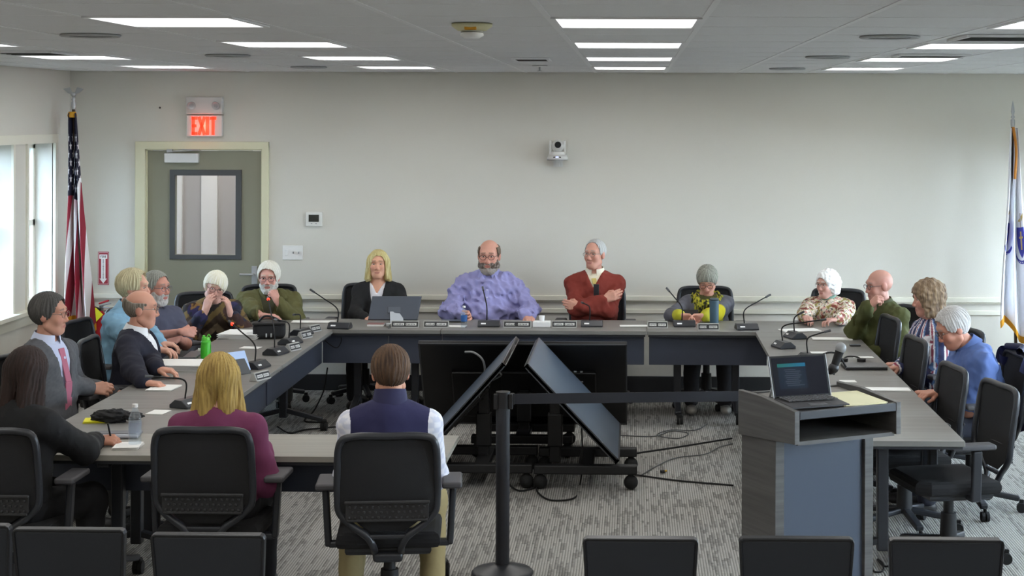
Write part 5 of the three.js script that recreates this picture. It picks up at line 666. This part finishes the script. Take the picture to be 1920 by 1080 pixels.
person('elderly man in a rust red sweater with crossed arms at the back table', { head: [1115, 478, -13.98], face: -4, hy: -24, hp: -0.04, fat: 1.14, sw: 1.08, belly: 0.02, skin: pinkSkin, hair: '#9a9a98', hair2: '#c9c9c6', hairY: 0.108, zs: 0.03, hInfl: 0.008, burn: 0.0, glasses: '#8a7f78', brow: '#9a9088',
  r: { lw: [0.10, 0.90, 0.235], e: [-1, -0.6, 0.1], f: [0.9, 0.35, 0.1], n: [0, 0, -1], c: 0.25 }, l: { lw: [-0.10, 0.84, 0.27], e: [1, -0.7, 0.1], f: [-0.95, 0.15, -0.1], n: [0, 0, -1], c: 0.25 }, pants: '#44464c', chair: 'the man in the rust sweater',
  wear: [{ part: 'undershirt', infl: 0.012, color: '#e4dcc4', fold: 0.002, sleeve: 'none' }, { part: 'sweater', infl: 0.026, loose: 0.012, color: '#7c2d22', fold: 0.010, v: 0.36, vw: 0.07, cell: 0.0095 }], collar: '#ece6d2',
  extra: (g, t) => { mesh('lanyard_badge', rbox(0.045, 0.13, 0.014).applyMatrix4(t.Tm).translate(...t.tf(0.03, 0.335, 0.178).sub(V(0, 0.565, 0)).toArray()), std('#1c1c22', 0.5), g); mesh('tie', bar(t.tf(0.0, 0.425, 0.095).toArray(), t.tf(0.015, 0.385, 0.125).toArray(), 0.04, 0.008, 0.003), std('#b7a35c', 0.7), g); } });
const scarfFn = (t) => { const n = noise.noise(t.x * 38, t.y * 30, t.z * 38) + 0.5 * noise.noise(t.x * 90, t.y * 80, 3); return n > 0.10 ? col('#1f2012') : n > -0.22 ? col('#8d8c26') : col('#b9b02c'); };
person('woman looking down in a grey jacket and yellow patterned scarf at the back table', { head: [1326, 527, -13.78], face: 0, hp: 0.5, hy: -6, lean: 0.22, k: 0.94, fat: 1.08, skin: pinkSkin, hair: '#55554f', hair2: '#a9a99c', hairY: 0.052, zs: 0.02, hInfl: 0.018, nape: -0.08, burn: -0.05, temple: 0.5, glasses: '#4a3a34', shut: 1,
  r: { w: onZ(1275, 592, -13.40), e: [-0.8, -0.4, 0], f: [0.95, -0.15, 0.25], n: [0, -0.6, 0.8], c: 0.3 }, l: { w: onZ(1318, 594, -13.38), e: [0.8, -0.5, 0], f: [-0.95, -0.1, 0.2], n: [0, -0.6, 0.8], c: 0.3 }, pants: '#201f22', shoe: '#8d8a84', chair: 'the woman in the yellow scarf',
  wear: [{ part: 'jacket', infl: 0.022, loose: 0.012, fold: 0.007, cell: 0.009, fn: (t, al, x, y, z, arms) => { if (al) { const a = arms[al > 0 ? 0 : 1], dw = Math.hypot(x - a.W.x, y - a.W.y, z - a.W.z); if (dw < 0.085) return col('#b3b02c'); if (al > 0 && dw < 0.30 && z > -0.02) return col('#c2b512'); return col('#5c5c64'); } return t.z > 0 && Math.abs(t.x) < 0.13 ? (Math.abs(t.x) > 0.085 ? col('#a6a52a') : col('#4a4a24')) : col('#5c5c64'); } }],
  extra: (g, t) => { const ps = []; for (let i = 0; i < 16; i++) { const a = i / 16 * Math.PI * 2, b = (i + 1) / 16 * Math.PI * 2, pt = (w) => t.tf(Math.sin(w) * 0.095, 0.435 - Math.cos(w) * 0.02, Math.cos(w) * 0.09 + 0.01); ps.push(cone(pt(a), pt(b), 0.036, 0.036)); } for (const s of [-1, 1]) { ps.push(cone(t.tf(s * 0.05, 0.41, 0.1), t.tf(s * 0.06, 0.1, 0.165), 0.042, 0.05)); } const [lo, hi] = bounds(ps, 0.02), u = union(ps, 0.03); mesh('scarf', skin(nets((x, y, z) => u(x, y, z) + 0.008 * Math.sin(x * 110 + noise.noise(x * 20, y * 14, z * 20) * 3), lo, hi, 0.0065), (x, y, z) => scarfFn(t.toT(x, y, z))), clothM, g); } });
person('blonde woman in a black blazer and white top at the back table', { head: [709, 497, -13.98], face: 0, hp: -0.06, hy: 3, k: 0.95, fat: 0.96, sw: 0.98, skin: '#dba488', hair: '#a58c4a', hair2: '#d9cf9c', hairY: 0.084, zs: 0.028, long: 0.13, flare: 0.012, front: 1, hInfl: 0.014, part: 0.012, brow: '#6a5238',
  r: { w: onZ(688, 598, -13.6), e: [-0.7, -0.7, 0], f: [0.7, -0.1, 0.7], c: 0.4 }, l: { w: onZ(738, 600, -13.62), e: [0.7, -0.7, 0], f: [-0.6, -0.1, 0.8], c: 0.4 }, chair: 'the blonde woman in the black blazer', chairAt: [-0.12, -0.02], pants: '#18181a',
  wear: [{ part: 'white_top', infl: 0.008, color: '#d9d7dc', fold: 0.003, sleeve: 'none', neckR: 0.075, v: 0.36, vw: 0.06 }, { part: 'blazer', infl: 0.022, loose: 0.008, color: '#151517', fold: 0.005, v: 0.06, vw: 0.07, cell: 0.0095 }] });
person('white haired man in an olive jacket resting his chin on his fist', { head: [504, 521, -13.72], face: 12, hp: 0.1, hy: -8, lean: 0.3, fat: 1.22, sw: 1.1, belly: 0.02, skin: '#cf9a8c', hair: '#c9c4b4', hair2: '#efece4', hairY: 0.09, zs: 0.012, nape: -0.11, burn: -0.06, hInfl: 0.018, part: -0.01, beard: '#b9b3ac', beard2: '#d6d2cc', beardY: -0.045, glasses: '#5a4a52',
  l: { w: onZ(521, 566, -13.50), e: [0.6, -1, 0.3], f: [-0.35, 0.75, -0.25], n: [-0.6, 0.1, -0.8], c: 0.85 }, r: { w: onTable(505, 604, 0.035), e: [-1, -0.4, 0], f: [0.95, 0, 0.2], n: [0, -1, 0], c: 0.3 }, chair: 'the man in the olive jacket', pants: '#3c3b34',
  wear: [{ part: 'shirt', infl: 0.012, color: '#4d4d38', fold: 0.003, sleeve: 'none' }, { part: 'jacket', infl: 0.028, loose: 0.018, color: '#5d5b35', fold: 0.013, v: 0.2, vw: 0.07, cell: 0.0095 }], collar: '#5f5c38' });
const knitFn = (t, al, x, y, z) => { const u = t.x * 1 + t.z * 0.7, zz = Math.abs(((u * 9 + 50) % 2) - 1), b = ((t.y * 11 + zz * 1.3 + 50) % 3), n = noise.noise(u * 30, t.y * 30, 4); if (al) { const w = ((y * 16 + x * 9 + n + 80) % 4); return w < 1 ? col('#2a2650') : w < 1.7 ? col('#8a6a3c') : w < 2.9 ? col('#3c2420') : col('#1f2338'); } return b < 0.8 ? col('#6f5c34') : b < 1.5 ? col('#241c1a') : b < 2.2 ? col('#80705a') : col('#3e3026'); };
person('white haired woman in a patterned sweater holding her face in both hands', { head: [403, 540, -13.1], face: 24, hp: 0.16, hy: -4, hr: -0.2, lean: 0.42, tilt: 0.0, k: 0.96, fat: 1.15, skin: '#d4a494', hair: '#d9d2b0', hair2: '#f3f1ea', hairY: 0.05, zs: 0.025, hInfl: 0.02, nape: -0.07, burn: -0.03, part: -0.05, glasses: '#6a4a4a',
  r: { w: onZ(384, 585, -12.92), e: [-0.5, -1, 0.4], f: [0.3, 0.9, -0.1], n: [0.7, 0.5, -0.5], c: 0.25 }, l: { w: onZ(432, 588, -12.92), e: [0.6, -1, 0.4], f: [-0.2, 1, -0.15], n: [-0.8, 0.2, -0.5], c: 0.3 }, chair: 'the woman in the patterned sweater', pants: '#2b2426',
  wear: [{ part: 'sweater', infl: 0.026, loose: 0.02, fn: knitFn, fold: 0.009, cell: 0.0085, cuff: 0.8 }] });
// side by the striped flag
person('grey bearded man with glasses in a slate polo with folded arms', { head: [294, 541, -12.35], face: 52, hy: 12, hp: 0.02, fat: 1.12, sw: 1.02, skin: '#c48a78', hair: '#6d6d66', hair2: '#a3a39a', hairY: 0.095, zs: 0.02, hInfl: 0.011, beard: '#a8a29c', beard2: '#c9c5c0', beardY: -0.04, glasses: '#6d6a70',
  l: { w: onZ(332, 634, -12.1), e: [0.6, -0.8, 0], f: [-0.9, -0.25, 0.2], c: 0.5, n: [0, -0.4, -0.9] }, r: { w: onZ(342, 622, -11.98), e: [-0.7, -0.7, 0], f: [0.9, -0.1, 0.1], n: [0, -0.2, -1], c: 0.5 }, chair: 'the man in the slate polo', pants: '#33343a',
  wear: [{ part: 'polo_shirt', infl: 0.02, loose: 0.014, sleeve: 'short', color: '#4a4c5e', fold: 0.007 }], collar: '#3d4050' });
person('grey blond man in a light blue shirt typing with his back half turned', { head: [252, 541, -11.62], face: 82, hy: 8, lean: 0.2, fat: 1.18, sw: 1.06, skin: '#cf9c86', hair: '#9c9274', hair2: '#cfc6a2', hairY: 0.11, zs: 0.0, hInfl: 0.02, bald: 0.2, nape: -0.08, curl: 0.004, freq: 60,
  l: { w: onTable(318, 664, 0.05), e: [0.5, -0.8, -0.2], f: [0.2, -0.1, 1], c: 0.35 }, r: { w: onTable(322, 672, 0.05), e: [-0.5, -0.8, -0.2], f: [0.1, -0.1, 1], c: 0.35 }, chair: 'the man in the light blue shirt', pants: '#3b3c40',
  wear: [{ part: 'shirt', infl: 0.022, loose: 0.02, color: '#7ba3bd', fold: 0.013, cell: 0.0095 }], collar: '#8ab0c8' });
person('balding man in a navy blazer seen from behind his shoulder', { head: [266, 581, -10.75], face: 92, hy: 6, hp: 0.04, lean: 0.06, fat: 1.14, sw: 1.08, skin: '#c8917a', hair: '#5e564c', hair2: '#8f867a', hairY: 0.2, zs: 0.0, bald: 0.052, hInfl: 0.009, nape: -0.085, burn: -0.02, glasses: '#8c7a70',
  l: { w: onTable(300, 702, 0.04), e: [0.5, -0.8, -0.2], f: [0, -0.1, 1], c: 0.4 }, r: { w: onTable(270, 718, 0.03), e: [-0.6, -0.8, -0.2], f: [0.1, -0.1, 1], c: 0.4 }, chair: 'the man in the navy blazer', pants: '#2e2f36',
  wear: [{ part: 'dress_shirt', infl: 0.012, color: '#e2e2e4', fold: 0.002, sleeve: 'none' }, { part: 'blazer', infl: 0.028, loose: 0.014, color: '#191a2a', fold: 0.006, v: 0.1, vw: 0.085 }], collar: '#e8e8ea' });
person('dark haired man in a grey suit and pink tie facing the room', { head: [94, 591, -9.85], face: 72, hy: 14, hp: 0, fat: 1.08, sw: 1.06, skin: '#c4907a', hair: '#2e2c2c', hair2: '#565450', hairY: 0.095, zs: 0.012, hInfl: 0.017, nape: -0.09, burn: -0.02, glasses: '#9a7a6e',
  l: { w: onTable(214, 738, -0.06), e: [0.6, -0.8, -0.2], f: [0.4, 0, 0.9], c: 0.5 }, r: { w: onTable(206, 745, -0.08), e: [-0.6, -0.8, -0.2], f: [0.4, 0, 0.9], n: [0.6, -0.3, 0], c: 0.5 }, chair: 'the man in the grey suit', pants: '#4a4a4c',
  wear: [{ part: 'dress_shirt', infl: 0.012, color: '#bcc3dc', fold: 0.002, sleeve: 'none' }, { part: 'suit_jacket', infl: 0.026, loose: 0.012, fold: 0.006, v: 0.08, vw: 0.08, fn: (t) => col('#55565a').multiplyScalar(1 + 0.25 * noise.noise(t.x * 120, t.y * 120, t.z * 120)) }], collar: '#c6cce2',
  extra: (g, t) => mesh('tie', [bar(t.tf(0, 0.42, 0.1).toArray(), t.tf(0, 0.24, 0.155).toArray(), 0.05, 0.008, 0.003), bar(t.tf(0, 0.24, 0.155).toArray(), t.tf(0, 0.06, 0.15).toArray(), 0.06, 0.008, 0.003)], std('#b0647a', 0.7), g) });
// front table, backs turned
person('woman with long dark brown hair in a black blazer writing at the front table', { head: [52, 702, -8.0], face: 158, hp: 0.25, hy: 8, lean: 0.16, k: 0.97, fat: 1.04, skin: '#b98067', hair: '#190c08', hair2: '#2e1a13', hairY: 0.07, zs: 0.03, long: 0.2, flare: 0.02, hInfl: 0.017, hcell: 0.006,
  r: { w: onTable(178, 826, 0.03), e: [-0.7, -0.5, -0.3], f: [-0.7, 0.0, 0.55], n: [0.2, -0.8, 0.3], c: 0.55 }, l: { lw: [0.1, 0.80, 0.34], e: [0.7, -0.6, 0], f: [-0.4, 0, 0.9], c: 0.3 }, chair: 'the dark haired woman', pants: '#17171a', chairTurn: 0.38,
  wear: [{ part: 'blazer', infl: 0.026, loose: 0.016, color: '#131315', fold: 0.006 }], extra: (g, t) => { const a = t.arms[1], c = a.W.clone().addScaledVector(a.fd, 0.09).addScaledVector(a.pn, 0.03); mesh('pen', rod(c.clone().add(V(0, -0.03, 0)), c.clone().add(V(0.02, 0.11, -0.02)), 0.005), M.tv, g); } });
person('woman with shoulder length blond hair in a magenta blazer at the front table', { head: [411, 714, -7.98], face: 180, hp: 0.06, hy: 4, k: 0.97, fat: 1.0, skin: '#d0a088', hair: '#7d6230', hair2: '#c2a45c', hairY: 0.07, zs: 0.04, long: 0.165, flare: 0.03, hInfl: 0.02, hcell: 0.0055,
  r: { w: onTable(492, 838, 0.04), e: [-0.35, -1, -0.3], f: [0.5, 0, 0.8], c: 0.35 }, l: { w: onTable(390, 826, 0.04), e: [0.3, -1, -0.3], f: [-0.5, 0, 0.8], c: 0.35 }, chair: 'the woman in the magenta blazer', pants: '#1c1c20',
  wear: [{ part: 'blazer', infl: 0.022, loose: 0.012, color: '#6f2f52', fold: 0.005, cell: 0.0095, v: 0.1 }] });
person('brown haired man in a navy vest over a white shirt at the front table', { head: [732, 701, -7.86], face: 186, hy: 8, hp: 0.16, fat: 1.0, sw: 1.02, skin: '#cf9578', hair: '#33241b', hair2: '#6a503a', hairY: 0.085, zs: 0.022, hInfl: 0.015, nape: -0.085, burn: -0.03, hcell: 0.0045,
  r: { lw: [-0.13, 0.79, 0.30], e: [-0.25, -1, -0.2], f: [0.6, 0, 0.7], c: 0.35 }, l: { lw: [0.13, 0.79, 0.30], e: [0.25, -1, -0.2], f: [-0.6, 0, 0.7], c: 0.35 }, chair: 'the man in the navy vest', pants: '#a3946a', shoe: '#4a3526', knee: 0.19, ankle: 0.26,
  wear: [{ part: 'shirt', infl: 0.016, loose: 0.03, fold: 0.005, cell: 0.0085, fn: (t, al, x, y, z) => ((Math.floor(y * 38) + Math.floor(z * 38) + 200) % 2 ? col('#e6e6ee') : col('#cfd2e2')) }, { part: 'vest', infl: 0.034, color: '#27264c', fold: 0.004, sleeve: 'none', narrow: 0.84 }], collar: '#232246', ch: 1.6 });
// side by the windows and the white flag
const floralFn = (t, al, x, y, z) => { const n = noise.noise(x * 26, y * 26, z * 26), m = noise.noise(x * 34 + 9, y * 30, z * 34), o2 = noise.noise(x * 60, y * 60 + 4, z * 60); return n > 0.22 ? col('#7c3f34') : m > 0.25 ? col('#8c8148') : m < -0.3 ? col('#c58f88') : o2 > 0.25 ? col('#4d4a42') : o2 < -0.25 ? col('#c9b98a') : col('#d8d0c2'); };
person('white haired woman in a floral blouse at the corner of the tables', { head: [1551, 534, -13.75], face: -22, hy: -26, hp: 0.06, k: 0.92, fat: 1.12, lean: 0.1, skin: '#cf9f92', hair: '#dcdcdc', hair2: '#ffffff', hairY: 0.072, zs: 0.012, long: 0.07, flare: -0.004, hInfl: 0.02, curl: 0.004, curly: 1, freq: 40, glasses: '#8d8884',
  r: { w: onTable(1500, 612, 0.04), e: [-0.7, -0.7, 0], f: [0.5, 0, 0.8], c: 0.35 }, l: { w: onTable(1560, 612, 0.04), e: [0.7, -0.6, 0], f: [-0.7, 0, 0.7], c: 0.35 }, chair: 'the woman in the floral blouse', pants: '#2b2b30',
  wear: [{ part: 'blouse', infl: 0.026, loose: 0.02, fold: 0.009, cell: 0.008, fn: floralFn }], extra: (g, t) => mesh('neck_scarf', lathe([[0.062, -0.02], [0.07, 0.03], [0.062, 0.05], [0.056, 0.05]], 24).applyMatrix4(t.Nm), std('#6f8a7c', 0.8), g) });
person('bald man with glasses in an olive shirt holding his hand to his mouth', { head: [1648, 537, -12.6], face: -58, hy: -14, hp: 0.08, fat: 1.2, sw: 1.06, lean: 0.1, belly: 0.02, skin: '#b98676', glasses: '#4a3a3c', brow: '#8c8078',
  r: { w: onZ(1628, 575, -12.42), e: [-0.6, -1, 0.2], f: [0.5, 0.55, -0.35], n: [0.5, 0.2, -0.8], c: 0.7 }, l: { lw: [0.1, 0.66, 0.3], e: [0.7, -0.8, 0], f: [-0.6, -0.3, 0.7], c: 0.4 }, chair: 'the bald man in the olive shirt', pants: '#2e3038',
  wear: [{ part: 'overshirt', infl: 0.026, loose: 0.02, color: '#41441c', fold: 0.012, v: 0.33, vw: 0.04, cell: 0.0095 }], collar: '#3a3c1a' });
const stripeFn = (t, al, x, y, z) => { const u = (al ? z * 30 + x * 14 : Math.atan2(t.x, t.z) * 5.4), s = ((u + 100) % 2.4); return s < 0.7 ? col('#2a2f52') : s < 1.0 ? col('#d8d4d6') : s < 1.35 ? col('#8c3f52') : s < 1.6 ? col('#e0dde0') : s < 2.0 ? col('#54719c') : col('#34304c'); };
person('woman with wavy brown hair in a striped blouse by the windows', { head: [1739, 562, -11.4], face: -78, hy: -6, hp: 0.08, k: 0.97, fat: 1.1, skin: '#c48f7c', hair: '#4c3a2e', hair2: '#9c8468', hairY: 0.06, zs: 0.0, long: 0.10, flare: 0.02, front: 1, hInfl: 0.028, curl: 0.005, curly: 1, freq: 34,
  r: { w: onZ(1684, 690, -11.2), e: [-0.3, -1, -0.2], f: [0.3, 0, 0.9], c: 0.45 }, l: { w: onZ(1690, 684, -11.35), e: [0.3, -1, -0.2], f: [-0.3, 0, 0.9], c: 0.45 }, chair: 'the woman in the striped blouse', pants: '#23242c',
  wear: [{ part: 'blouse', infl: 0.024, loose: 0.018, fold: 0.007, cell: 0.007, fn: stripeFn }] });
person('grey haired man in a blue short sleeved shirt bending over the table', { head: [1787, 617, -10.25], face: -84, hy: 4, hp: 0.45, lean: 0.22, neck: 0.45, fat: 1.2, sw: 1.05, belly: 0.02, skin: '#b8806a', hair: '#8f8a84', hair2: '#d4d2d0', hairY: 0.09, zs: -0.02, hInfl: 0.014, nape: -0.09, glasses: '#4a3a34',
  r: { w: onZ(1752, 742, -9.98), e: [-0.3, -1, -0.3], f: [0.4, 0.0, 0.9], c: 0.4 }, l: { w: onZ(1748, 738, -10.25), e: [0.3, -1, -0.2], f: [-0.4, 0, 0.9], c: 0.4 }, chair: 'the man in blue, navy jacket over its back', chairAt: [0, 0.09], pants: '#2a2d3a',
  wear: [{ part: 'shirt', infl: 0.024, loose: 0.022, sleeve: 'short', color: '#50669a', fold: 0.014, cell: 0.0095 }], collar: '#4a5f92' });
hangJacket(person.chair.position.x, person.chair.position.z, person.chair.rotation.y);
console.log('people');
scene.traverse((o) => { if (o.isMesh) { o.castShadow = true; o.receiveShadow = true; } });
renderer.render(scene, camera);
